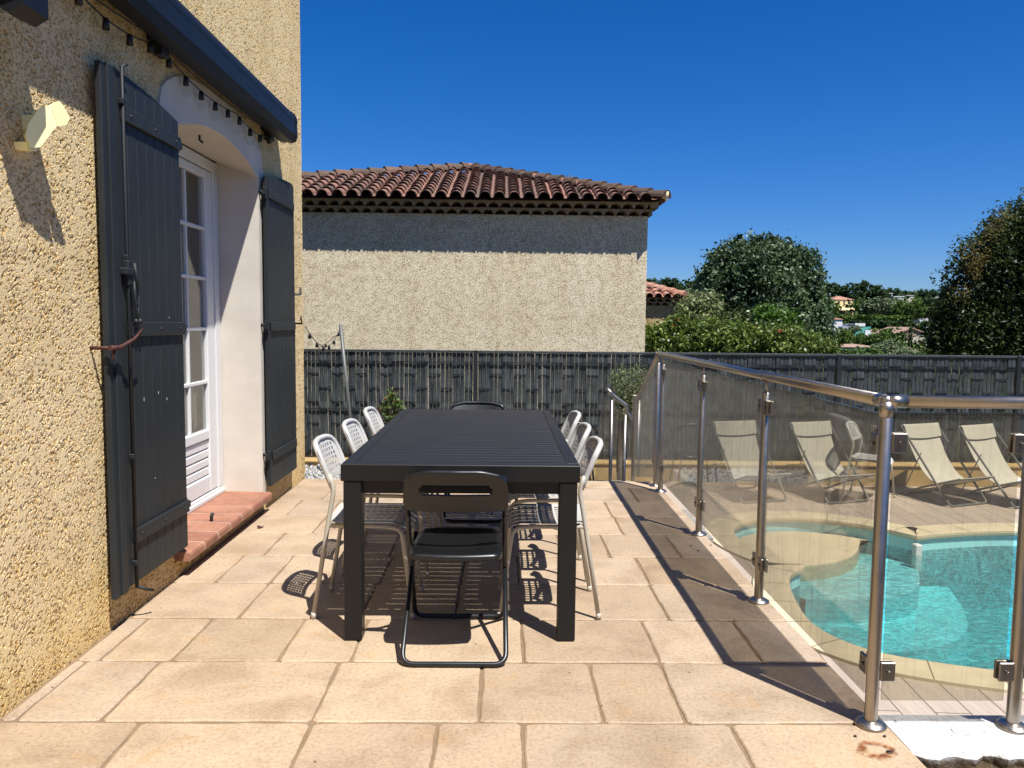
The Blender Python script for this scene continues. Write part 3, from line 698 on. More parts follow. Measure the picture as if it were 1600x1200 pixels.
def surround():
    # smooth plaster: flat band proud of the wall plus the deep reveal
    mb = MB(); XF = WX + .012; XB = -1.975; N = 40
    ys = [OY0 + (OY1 - OY0) * i / N for i in range(N + 1)]
    inner = [(OY0, .20)] + [(y, arch_z(y)) for y in ys] + [(OY1, .10)]
    # outer edge of the band
    def oz(y):
        t = min(1, abs(y - OC) / (OHW + .12)); return 2.40 + .27 * sqrt(max(0, 1 - t ** 2.8))
    outer_ = [(OY0 - .10, .20)] + [(OC + (y - OC) * (OHW + .12) / OHW, oz(OC + (y - OC) * (OHW + .12) / OHW)) for y in ys] + [(OY1 + .085, .10)]
    n = len(inner); vs = [(XF, y, z) for y, z in inner] + [(XF, y, z) for y, z in outer_] + [(WX - .006, y, z) for y, z in outer_] + [(XB, y, 2.432 if 0 < i < n - 1 else z) for i, (y, z) in enumerate(inner)]
    fs = []
    for i in range(n - 1):
        fs += [(i, i + 1, n + i + 1, n + i), (n + i, n + i + 1, 2 * n + i + 1, 2 * n + i), (i, 3 * n + i, 3 * n + i + 1, i + 1)]
    mb.add(vs, fs); mb.build('arch_surround', M['plaster'], house)
surround()
def sill():
    t = MB(); g = MB(); x0, x1 = -1.96, -1.625; e = [OY0 - .03 + .203 * i for i in range(8)]; e[-1] = OY1 + .0
    for a, b in zip(e[:-1], e[1:]):
        a += .0045 if a > e[0] else 0; b -= .0045 if b < e[-1] else 0
        prof = [(x0, .098), (x0, .138), (x1 - .018, .136), (x1 - .005, .131), (x1, .118), (x1, .090), (x1 - .01, .087)]
        t.prism(prof, 'y', a, b)
    g.prism([(x0, .099), (x0, .1365), (x1 - .019, .1345), (x1 - .006, .129), (x1 - .0015, .117), (x1 - .0015, .091), (x1 - .012, .089)], 'y', OY0 - .02, OY1 - .008)
    s = t.build('window_sill', M['sill'], house); g.build('grout', M['plaster'], s)
    MB().box(WX - .28, WX - .01, OY0 - .04, OY1 + .04, -.03, .086).build('sill_base', M['wallflat'], house)
    MB().add([(WX - .0, OY0 - .06, -.03), (WX - .0, OY1 + .06, -.03), (WX - .0, OY1 + .06, .088), (WX - .0, OY0 - .06, .088)], [(0, 1, 2, 3)])
sill()
def door():
    D = MB(); XD = -1.965; f = MB()
    t = MB().box(XD - .05, XD, OY0 + .0, OY1 - .0, .14, .185, .004).box(XD - .02, XD + .012, OY0, OY1, .139, .165, .003)
    # outer frame jambs + head following nothing but the rectangle behind the arch
    t.box(XD - .06, XD, OY1 - .09, OY1 - .002, .187, 2.42, .004).box(XD - .06, XD, OY0 + .002, OY0 + .09, .187, 2.42, .004).box(XD - .06, XD, OY0 + .092, OY1 - .092, 2.35, 2.42, .004)
    t.box(XD - .3, XD - .062, OY0 - .05, OY1 + .05, 2.42, 2.6)
    fr = t.build('door_frame', M['pvc'], house)
    # right leaf
    def leaf(ya, yb, gy0, gy1, my):
        s = MB(); x0, x1 = XD - .055, XD - .008
        s.box(x0, x1, gy1, yb, .19, 2.345, .006).box(x0, x1, ya, gy0, .19, 2.345, .006)
        s.box(x0, x1 - .001, gy0, gy1, 2.29, 2.344, .006).box(x0, x1 - .001, gy0, gy1, .55, .615, .006).box(x0, x1 - .001, gy0, gy1, .191, .30, .006)
        lf = s.build('door_leaf', M['pvc'], house)
        b = MB()
        for z in (1.955, 1.626, 1.293, .937): b.box(x0 + .012, x1 - .006, gy0 + .001, gy1 - .001, z - .011, z + .011, .003)
        b.box(x0 + .014, x1 - .008, my - .011, my + .011, .616, 2.289, .003); b.build('glazing_bars', M['pvc'], lf)
        MB().box(x0 + .020, x0 + .024, gy0 - .004, gy1 + .004, .61, 2.295).build('pane', M['winglass'], lf)
        p = MB(); zz = [.302, .362, .422, .482, .549]
        for a, c in zip(zz[:-1], zz[1:]):
            p.prism([(x0 + .008, a + .001), (x1 - .022, a + .001), (x1 - .012, a + .010), (x1 - .012, c - .010), (x1 - .022, c - .001), (x0 + .008, c - .001)], 'y', gy0 + .001, gy1 - .001)
        p.build('lower_panel', M['pvc'], lf)
    leaf(4.50, OY1 - .093, 4.61, 5.19, 4.90); leaf(OY0 + .093, 4.497, 4.2, 4.39, 4.295)
    # dark room behind
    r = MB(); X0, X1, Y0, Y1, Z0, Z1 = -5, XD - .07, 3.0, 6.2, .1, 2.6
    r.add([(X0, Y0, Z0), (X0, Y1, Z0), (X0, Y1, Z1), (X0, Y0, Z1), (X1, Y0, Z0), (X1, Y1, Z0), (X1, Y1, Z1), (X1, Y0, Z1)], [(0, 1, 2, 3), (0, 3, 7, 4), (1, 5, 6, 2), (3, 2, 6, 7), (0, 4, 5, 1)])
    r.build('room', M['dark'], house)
    c = MB(); nn = 60
    def cf(u, v): y = 4.2 + 1.2 * u; return (XD - .14 + .016 * sin(u * 47) + .006 * sin(u * 111), y, .15 + 2.3 * v)
    c.grid(cf, nn, 4); c.grid(lambda u, v: (lambda p: (p[0] - .003, p[1], p[2]))(cf(1 - u, v)), nn, 4)
    cu = c.build('curtain', M['curtain'], None); props(cu, 'plain beige curtain hanging behind the french door glass', 'curtain')
door()
def shutter(y_free, y_hinge, label, near):
    """y_free: outer edge, y_hinge: edge at the opening"""
    sg = 1 if y_hinge > y_free else -1; W = abs(y_hinge - y_free)
    x0, x1 = -1.668, -1.640
    body = MB(); nb = 7; lap = .13 if near else .03
    ya = y_free + sg * lap; Wb = W - lap
    def topz(y): u = abs(y - y_hinge) / W; return 2.345 + .065 * (1 - (1 - u) ** 2.0)
    for i in range(nb):
        a = ya + sg * Wb * i / nb; b = ya + sg * Wb * (i + 1) / nb; lo, hi = min(a, b) + .0018, max(a, b) - .0018
        pts = [(lo + .002, .17), (hi - .002, .17), (hi, .172)] + [(lo + (hi - lo) * (1 - q / 4), topz(lo + (hi - lo) * (1 - q / 4))) for q in range(5)] + [(lo, .172)]
        # board with chamfered long edges
        n = len(pts); c = [(p[0] + (.0028 if abs(p[0] - lo) < 1e-6 else (-.0028 if abs(p[0] - hi) < 1e-6 else 0)), p[1]) for p in pts]
        vs = [(x0, y, z) for y, z in pts] + [(x1 - .003, y, z) for y, z in pts] + [(x1, y, z) for y, z in c]
        fs = [tuple(range(n - 1, -1, -1)), tuple(2 * n + q for q in range(n))] + [(k * n + q, k * n + (q + 1) % n, (k + 1) * n + (q + 1) % n, (k + 1) * n + q) for k in range(2) for q in range(n)]
        body.add(vs, fs)
    lo, hi = min(ya, y_hinge), max(ya, y_hinge)
    body.box(x0 - .001, x0 + .012, lo + .004, hi - .004, .175, 2.33)
    o = body.build('shutter', M['shutter'], house, label=label)
    # lap strip at the free edge
    l = MB()
    if near:
        l.box(x0 + .006, x1 + .004, y_free + .004, y_free + .045, .155, 2.40, .004).box(x0 - .01, x1 + .012, y_free + .047, y_free + .095, .16, 2.405, .004).box(x0 - .01, x1 + .004, y_free + .097, y_free + .128, .165, 2.41, .003)
    else:
        l.box(x0 - .012, x1 + .002, min(y_free, ya) + .001, max(y_free, ya) - .001, .172, 2.40, .004)
    l.build('lap_strip', M['shutter'], o)
    for z in (2.235, 1.310, .385):
        b = MB(); b0, b1 = (lo + .03, hi - .006)
        b.box(x1 + .001, x1 + .016, b0, b1, z - .032, z + .032, .004)
        bts = []
        for q in (.12, .52, .90):
            bt = MB(); bts.append(bt); yy = b0 + (b1 - b0) * q; bt.add([(x1 + .016 + h * .006, yy + .007 * r_ * cos(a), z + .007 * r_ * sin(a)) for h, r_ in ((0, 1), (.7, .8), (1, .3)) for a in [k * pi / 4 for k in range(8)]],
               [(k * 8 + i, k * 8 + (i + 1) % 8, (k + 1) * 8 + (i + 1) % 8, (k + 1) * 8 + i) for k in range(2) for i in range(8)] + [tuple(16 + i for i in range(8))], True)
        m2 = b.build('batten', M['shutter'], o)
        for bt in bts: bt.build('bolt', M['shutterdark'], o)
        h = MB(); h.tube([(x1 - .015, y_hinge + sg * .012, z - .035), (x1 - .015, y_hinge + sg * .012, z + .035)], .011, 10).box(x1 - .02, x1 + .001, y_hinge + sg * .012 - .03, y_hinge + sg * .012 + .03, z - .016, z + .016)
        h.build('hinge', M['shutterdark'], o)
    return o
sh_l = shutter(3.22, 3.985, 'left open shutter with rod, latch handle and scratches', True)
sh_r = shutter(6.13, 5.44, 'right open shutter at the house corner', False)
def shutter_hardware():
    # espagnolette rod on the near leaf with ornate handle
    m = MB(); y = 3.385; x = -1.626
    m.tube([(x, y, .155), (x, y, 2.425), (x + .012, y + .02, 2.44)], .008, 10)
    for z in (.27, .75, 1.62, 2.28): m.box(-1.640, x + .008, y - .016, y + .016, z - .012, z + .012, .003)
    m.tube([(x, y, .16), (x + .03, y + .02, .14), (x + .05, y + .05, .125)], .007, 8)
    r = m.build('locking_rod', M['shutterdark'], sh_l)
    h = MB(); h.box(-1.640, x + .02, y - .05, y + .02, 1.545, 1.575, .004).box(-1.642, x + .012, y - .018, y + .03, 1.50, 1.61, .005)
    h.tube([(x + .012, y + .035, 1.60), (x + .02, y + .04, 1.53), (x + .018, y + .06, 1.47), (x + .018, y + .05, 1.40), (x + .016, y + .035, 1.355)], .008, 8, .02)
    h.tube([(x + .012, y + .03, 1.52), (x + .018, y + .02, 1.45), (x + .018, y + .03, 1.40), (x + .016, y + .04, 1.36)], .006, 8, .02)
    for yy, zz, rr in ((y + .03, 1.345, .013), (y + .065, 1.345, .014), (y + .035, 1.425, .010)):
        h.lathe([(0, -rr), (rr * .7, -rr * .7), (rr, 0), (rr * .7, rr * .7), (0, rr)], (x + .016, yy, zz), 10)
    h.build('latch_handle', M['shutterdark'], sh_l)
    # small white and dark nicks with hook nails low on the boards
    for yy, zz, w_, hh in ((3.53, .98, .002, .016), (3.68, 1.0, .002, .012), (3.82, 1.36, .002, .008), (3.62, .60, .002, .006), (3.30, 1.17, .004, .008), (3.77, .96, .002, .012)):
        MB().box(-1.6398, -1.6385, yy, yy + w_, zz, zz + hh).build('paint_chip', M['pvc'], sh_l)
    for (yy, zz) in ((3.20, 1.235),):
        b = MB(); b.tube([(-1.70, yy, zz), (-1.60, yy, zz)], .008, 8).tube([(-1.61, yy - .02, zz), (-1.60, yy + .04, zz), (-1.575, yy + .12, zz + .035), (-1.57, yy + .18, zz + .075)], .011, 8, .02, r2=.005).tube([(-1.61, yy + .02, zz), (-1.61, yy, zz - .05)], .006, 8)
        b.build('shutter_holdback', M['rust'], house)
    MB().tube([(-1.70, 6.19, 1.33), (-1.60, 6.19, 1.33), (-1.60, 6.15, 1.38)], .008, 8).build('shutter_holdback', M['shutterdark'], house)
    b = MB(); b.tube([(-1.70, 6.17, 1.56), (-1.615, 6.17, 1.56), (-1.615, 6.21, 1.56), (-1.615, 6.21, 1.62)], .008, 8)
    b.build('shutter_holdback', M['shutterdark'], house)
    for z in (1.32, .40, 2.24): MB().tube([(-1.70, 5.425, z), (-1.645, 5.425, z)], .012, 8).box(-1.66, -1.635, 5.41, 5.435, z - .045, z + .03, .003).build('hinge_pin', M['shutterdark'], house)
    MB().tube([(-1.81, 4.7, 2.46), (-1.81, 4.7, 2.42), (-1.79, 4.7, 2.405)], .007, 8).build('ceiling_hook', M['shutterdark'], house)
    MB().tube([(-1.75, 4.60, .13), (-1.75, 4.60, .165), (-1.745, 4.61, .185)], .009, 8, r2=.012).build('door_stop', M['shutterdark'], house)
shutter_hardware()

def awning():
    z0, z1, xo, xi = 2.67, 2.895, -1.535, -1.675
    t = thing('awning', 'closed dark grey cassette awning mounted high along the house wall', 'awning', (-1.6, 4.5, 2.75))
    prof = [(xi, z0 + .05), (xi + .03, z0 + .02), (xo - .045, z0), (xo - .012, z0 + .012), (xo, z0 + .045)]
    n = 12; cx, cz, rx, rz = xo - .07, z1 - .075, .07, .075
    prof += [(cx + rx * cos(a), cz + rz * sin(a)) for a in np.linspace(-.3, pi * .62, n)] + [(xi, z1 - .02)]
    MB().prism(prof, 'y', .6, 5.83).build('cassette', M['awning'], t)
    f = MB().prism([(xo - .10, z0 - .012), (xo - .02, z0 - .008), (xo - .008, z0 + .03), (xo - .02, z0 + .035), (xo - .10, z0 + .008)], 'y', .62, 5.80).build('front_bar', M['awning'], t)
    big = [((x - (xo - .08)) * 1.06 + xo - .08, (z - 2.78) * 1.05 + 2.78) for x, z in prof]
    MB().prism(big, 'y', 5.831, 5.86).build('end_cap', M['awning'], t)
    for y in (1.4, 3.85, 5.58):
        MB().box(WX - .001, xi + .01, y - .06, y + .06, z0 + .01, z0 + .14, .004).box(xi - .01, xi + .04, y - .04, y + .04, z0 - .05, z0 + .03, .004).build('bracket', M['awning_dark'], t)
awning()
def speaker():
    t = thing('wall_speaker', 'black chamfered box speaker fixed on the wall at the top left corner', 'speaker', (-1.62, 2.57, 2.5))
    y0, y1 = 2.485, 2.655
    MB().prism([(-1.66, 2.40), (-1.60, 2.335), (-1.545, 2.31), (-1.50, 2.335), (-1.50, 2.64), (-1.55, 2.68), (-1.66, 2.68)], 'y', y0 + .02, y1 - .02).prism([(-1.655, 2.41), (-1.56, 2.375), (-1.52, 2.39), (-1.52, 2.63), (-1.655, 2.67)], 'y', y0, y0 + .019).prism([(-1.655, 2.41), (-1.56, 2.375), (-1.52, 2.39), (-1.52, 2.63), (-1.655, 2.67)], 'y', y1 - .019, y1).build('cabinet', M['awning'], t)
    MB().box(WX, -1.65, 2.53, 2.61, 2.44, 2.60, .005).build('bracket', M['awning_dark'], t)
speaker()
def ornament():
    t = thing('wall_ornament', 'pale yellow faceted two-part ornament like a folded leaf on the roughcast wall', 'ornament', (-1.66, 2.87, 2.05))
    def blade(front, th):
        n = len(front); m = MB(); P = [Vector(p) for p in front]; c0 = sum(P, Vector()) / n; nr = (P[1] - P[0]).cross(P[3] - P[1]).normalized()
        if nr.x < 0: nr = -nr
        vs = [tuple(p) for p in P] + [tuple(c0 + (p - c0) * .93 - nr * th) for p in P]
        fs = [tuple(range(n - 1, -1, -1)), tuple(n + k for k in range(n))] + [(k, (k + 1) % n, n + (k + 1) % n, n + k) for k in range(n)]
        return m.add(vs, fs)
    blade([(-1.609, 2.752, 2.084), (-1.586, 2.782, 2.101), (-1.584, 2.785, 2.078), (-1.576, 2.795, 2.034), (-1.61, 2.749, 1.948), (-1.629, 2.725, 1.941), (-1.638, 2.713, 1.977), (-1.631, 2.722, 2.024)], .022).build('large_leaf', M['ornament'], t)
    blade([(-1.587, 2.783, 2.101), (-1.578, 2.82, 2.125), (-1.574, 2.836, 2.114), (-1.566, 2.865, 2.077), (-1.571, 2.847, 2.049), (-1.581, 2.807, 2.033), (-1.585, 2.79, 2.077)], .02).build('small_leaf', M['ornament'], t)
    MB().prism([(2.745, 1.965), (2.82, 1.985), (2.805, 1.945), (2.755, 1.94)], 'x', -1.70, -1.655).build('lower_tab', M['ornament'], t)
    c = MB().box(WX - .003, -1.625, 2.80, 2.86, 2.02, 2.07); c.build('mount', M['ornament'], t)
ornament()
def catenary(a, b, sag, n=14):
    a, b = Vector(a), Vector(b); return [a.lerp(b, t) - Vector((0, 0, sag * 4 * t * (1 - t))) for t in np.linspace(0, 1, n)]
def bulb(sock, glas, p, tilt=(0, 0)):
    sock.lathe([(.0, .0), (.012, 0), (.014, -.02), (.016, -.045), (.0, -.046)], p, 8)
    glas.lathe([(.010, -.046), (.013, -.055), (.020, -.070), (.023, -.083), (.018, -.098), (.007, -.106), (0, -.107)], p, 12)
def light_string(name, label, spans, nb, loc):
    t = thing(name, label, 'string lights', loc)
    c = MB(); pts = []
    for sp in spans: c.tube(sp, .0035, 6); pts += sp[(1 if pts else 0):]
    c.build('cable', M['awning_dark'], t)
    L = [0]
    for a, b in zip(pts[:-1], pts[1:]): L.append(L[-1] + (b - a).length)
    for k in range(nb):
        d = L[-1] * (k + .5) / nb; i = max(j for j in range(len(L)) if L[j] <= d); i = min(i, len(pts) - 2)
        p = pts[i].lerp(pts[i + 1], (d - L[i]) / (L[i + 1] - L[i])); s1, g1 = MB(), MB(); bulb(s1, g1, tuple(p))
        so = s1.build('socket', M['awning_dark'], t); g1.build('bulb', M['bulbglass'], so)
X = -1.655
hooks = [(X, 2.2, 2.59), (X, 3.05, 2.63), (X, 3.80, 2.665), (X, 4.9, 2.63), (X, 5.66, 2.67)]
spans = []
for a, b in zip(hooks[:-1], hooks[1:]): spans.append(catenary(a, b, .05, 10))
light_string('string_lights', 'string of clear bulbs on black cable running under the awning above the door', spans, 17, (X, 4, 2.6))
props(MB().tube([p + Vector((.012, 0, .012)) for p in catenary((X, 2.2, 2.62), (X, 3.7, 2.66), .03, 10) + catenary((X, 3.7, 2.66), (X, 5.66, 2.685), .045, 12)[1:]], .0035, 6).build('slack_cable', M['awning_dark'], None), 'loose second black cable running along the bulb string under the awning', 'cable')
spans = [catenary((-1.68, 6.62, 1.30), (-1.985, 9.5, 1.27), .20, 16)]
light_string('string_lights', 'short sagging string of bulbs from the house corner to the leaning pole', spans, 6, (-1.8, 8, 1.2))
spans = [catenary((-2.02, 9.48, 1.18), (-3.4, 9.9, .60), .12, 12)]
light_string('string_lights', 'lower string of bulbs leading left from the leaning pole in front of the fence', spans, 4, (-2.5, 9.6, .9))
props(MB().tube([(-1.985, 9.5, 1.31), (-1.80, 9.5, -.62)], .022, 12).build('leaning_pole', M['greymetal'], None), 'thin leaning grey pole carrying string lights in front of the slatted fence', 'pole')

# ================================================================== TABLE
def table():
    x0, x1, y0, y1, zt, th = -.667, .334, 3.17, 5.20, .762, .072
    t = thing('dining_table', 'long anthracite slatted aluminium outdoor table in the middle of the terrace', 'table', (-.167, 4.18, 0))
    fw = .052; f = MB()
    f.box(x0, x1, y0, y0 + fw, zt - th, zt, .003).box(x0, x1, y1 - fw, y1, zt - th, zt, .003)
    f.box(x0, x0 + fw, y0 + fw + .001, y1 - fw - .001, zt - th, zt, .003).box(x1 - fw, x1, y0 + fw + .001, y1 - fw - .001, zt - th, zt, .003)
    f.build('top_frame', M['table'], t)
    ym = 4.19
    for (a, b) in ((y0 + fw + .002, ym - .004), (ym + .004, y1 - fw - .002)):
        n = 14; p = (b - a) / n; s_ = MB()
        for i in range(n): s_.box(x0 + fw + .003, x1 - fw - .003, a + p * i + .0015, a + p * (i + 1) - .0015, zt - .006, zt - .001, .0012)
        s_.build('slatted_top', M['table'], t)
    c = MB()
    for x in (x0 + .30, x1 - .30): c.box(x - .015, x + .015, y0 + fw + .002, y1 - fw - .002, zt - .05, zt - .0075)
    c.box(x0 + fw + .002, x1 - fw - .002, ym - .02, ym + .02, zt - .07, zt - .051)
    c.build('cross_bars', M['table'], t)
    a = MB(); az0, az1 = zt - th - .055, zt - th - .0005; i_ = .03; lw = .075
    a.box(x0 + lw, x1 - lw, y0 + i_, y0 + i_ + .022, az0, az1, .002).box(x0 + lw, x1 - lw, y1 - i_ - .022, y1 - i_, az0, az1, .002)
    a.box(x0 + i_, x0 + i_ + .022, y0 + lw, y1 - lw, az0, az1, .002).box(x1 - i_ - .022, x1 - i_, y0 + lw, y1 - lw, az0, az1, .002)
    a.build('apron', M['table'], t)
    for x in (x0 + .010, x1 - .010 - lw):
        for y in (y0 + .004, y1 - .004 - lw):
            l = MB().box(x, x + lw, y, y + lw, .006, zt - th - .001, .003).build('leg', M['table'], t)
            MB().box(x + .004, x + lw - .004, y + .004, y + lw - .004, .0005, .0058).build('foot_pad', M['awning_dark'], l)
table()

# ================================================================== CHAIRS
def perforated(fn, nu, nv, m, th, rc, hole=.52, nin=None):
    """sheet fn(u,v)->(point, normal) with a border and nu x nv slots; u,v in 0..1; m border; rc rounds the outline"""
    us = [0, m[0] * .5, m[0]]; vs = [0, m[1] * .5, m[1]]
    for i in range(nu): w_ = (1 - 2 * m[0]) / nu; a = m[0] + w_ * i; g = w_ * (1 - hole) / 2; us += [a + g, a + w_ - g] + ([a + w_] if i < nu - 1 else [])
    for i in range(nv): w_ = (1 - 2 * m[1]) / nv; a = m[1] + w_ * i; g = w_ * (1 - .62) / 2; vs += [a + g, a + w_ - g] + ([a + w_] if i < nv - 1 else [])
    us += [1 - m[0], 1 - m[0] * .5, 1]; vs += [1 - m[1], 1 - m[1] * .5, 1]
    H = set()
    for i in range(nu):
        for j in range(nv): H.add((3 + 3 * i, 3 + 3 * j))
    U, V = len(us), len(vs); top = []; bot = []
    for b_ in vs:
        for a in us:
            # superellipse-like corner rounding
            aa, bb = 2 * a - 1, 2 * b_ - 1
            ax = 1 - rc[0] * (max(0, abs(bb) - (1 - rc[1])) / rc[1]) ** 2 * .55
            bx = 1 - rc[1] * (max(0, abs(aa) - (1 - rc[0])) / rc[0]) ** 2 * .35
            p, nrm = fn((aa * ax + 1) / 2, (bb * bx + 1) / 2); p = Vector(p); nrm = Vector(nrm).normalized()
            e = 1.0
            if a in (0, 1) or b_ in (0, 1): e = .35
            top.append(p + nrm * th / 2 * e); bot.append(p - nrm * th / 2 * e)
    k = U * V; F = []
    solid = lambda i, j: 0 <= i < U - 1 and 0 <= j < V - 1 and (i, j) not in H
    id_ = lambda i, j: j * U + i
    for j in range(V - 1):
        for i in range(U - 1):
            if not solid(i, j): continue
            a, b, c, d = id_(i, j), id_(i + 1, j), id_(i + 1, j + 1), id_(i, j + 1)
            F += [(a, b, c, d), (k + d, k + c, k + b, k + a)]
            for (q0, q1, ni, nj) in ((a, b, i, j - 1), (b, c, i + 1, j), (c, d, i, j + 1), (d, a, i - 1, j)):
                if not solid(ni, nj): F.append((q1, q0, k + q0, k + q1))
    return top + bot, F
def white_chair(name, label, group):
    """stands at its origin facing +X"""
    t = thing(name, label, 'chair', (0, 0, 0), group)
    def back(u, v):   # u across (y), v up
        y = (u - .5) * .375; z = .615 + .185 * v; x = -.135 - .075 * v - .030 * (1 - (2 * u - 1) ** 2); return (x, y, z), (1, 2 * .11 * (2 * u - 1), .38)
    vs, fs = perforated(back, 9, 6, (.13, .15), .004, (.24, .42), .60); b = MB(); b.add(vs, fs); bk = b.build('backrest', M['chairwhite'], t)
    e = MB(); rim_ = [back(u, v)[0] for u, v in [(.035, -.06), (.035, .25), (.03, .55), (.05, .80), (.12, .94), (.25, .985), (.5, 1.0), (.75, .985), (.88, .94), (.95, .80), (.97, .55), (.965, .25), (.965, -.06)]]
    e.tube(rim_, .0135, 10, .02); e.build('back_edge', M['chairwhite'], bk)
    def seat(u, v):   # u across (y), v along x
        y = (u - .5) * .385; x = -.17 + .385 * v; z = .448 - .010 * (1 - (2 * u - 1) ** 2) * (v < 2) - .045 * max(0, (v - .78) / .22) ** 2 + .01 * max(0, (.2 - v) / .2); return (x, y, z), (.3 * max(0, v - .78) * 4, 0, 1)
    vs, fs = perforated(seat, 9, 9, (.11, .11), .004, (.22, .22), .60); s_ = MB(); s_.add(vs, [tuple(reversed(f)) for f in fs]); s_.build('seat', M['chairwhite'], t)
    for sg in (-1, 1):
        y = sg * .180
        r = MB().tube([(-.225, y * 1.02, .012), (-.158, y, .43), (-.128, y, .60), (-.150, y * .985, .665)], .0105, 10, .08).build('leg', M['tubewhite'], t)
        f = MB().tube([(.228, y * 1.0, .012), (.175, y * .96, .415), (.10, y * .95, .428), (-.155, y * .98, .432)], .0100, 10, .06).build('leg', M['tubewhite'], t)
        MB().lathe([(0, 0), (.012, 0), (.012, .03), (0, .03)], (-.225, y * 1.02, 0), 10).build('foot_cap', M['tubewhite'], r)
        MB().lathe([(0, 0), (.012, 0), (.012, .03), (0, .03)], (.228, y, 0), 10).build('foot_cap', M['tubewhite'], f)
    MB().tube([(-.13, -.172, .425), (-.13, .172, .425)], .009, 8).tube([(.15, -.170, .418), (.15, .170, .418)], .009, 8).build('cross_tube', M['tubewhite'], t)
    return t
G = 'white perforated chairs along the table'
wc = white_chair('garden_chair', 'white perforated chair at the left side of the table, nearest the camera', G)
spots = [(-.622, 3.605, 0, None), (-.615, 4.21, 0, 'white perforated chair in the middle of the left side of the table'), (-.612, 4.83, 1, 'white perforated chair at the left side of the table, farthest from the camera'),
         (.232, 3.615, 180, 'white perforated chair at the right side of the table, nearest the camera'), (.236, 4.13, 180, 'white perforated chair in the middle of the right side of the table'), (.240, 4.70, 181, 'white perforated chair at the right side of the table, farthest from the camera')]
for i, (x, y, a, lab) in enumerate(spots):
    c = wc if i == 0 else copy_tree(wc)
    c.location = (x, y, 0); c.rotation_euler.z = R(a)
    if lab: c['label'] = lab
pc = copy_tree(wc); pc.scale = (1.18, 1.18, 1.18); pc.location = (4.72, 9.65, ZD); pc.rotation_euler.z = R(-38); pc['label'] = 'pale perforated chair standing between the loungers beyond the pool'; del pc['group']

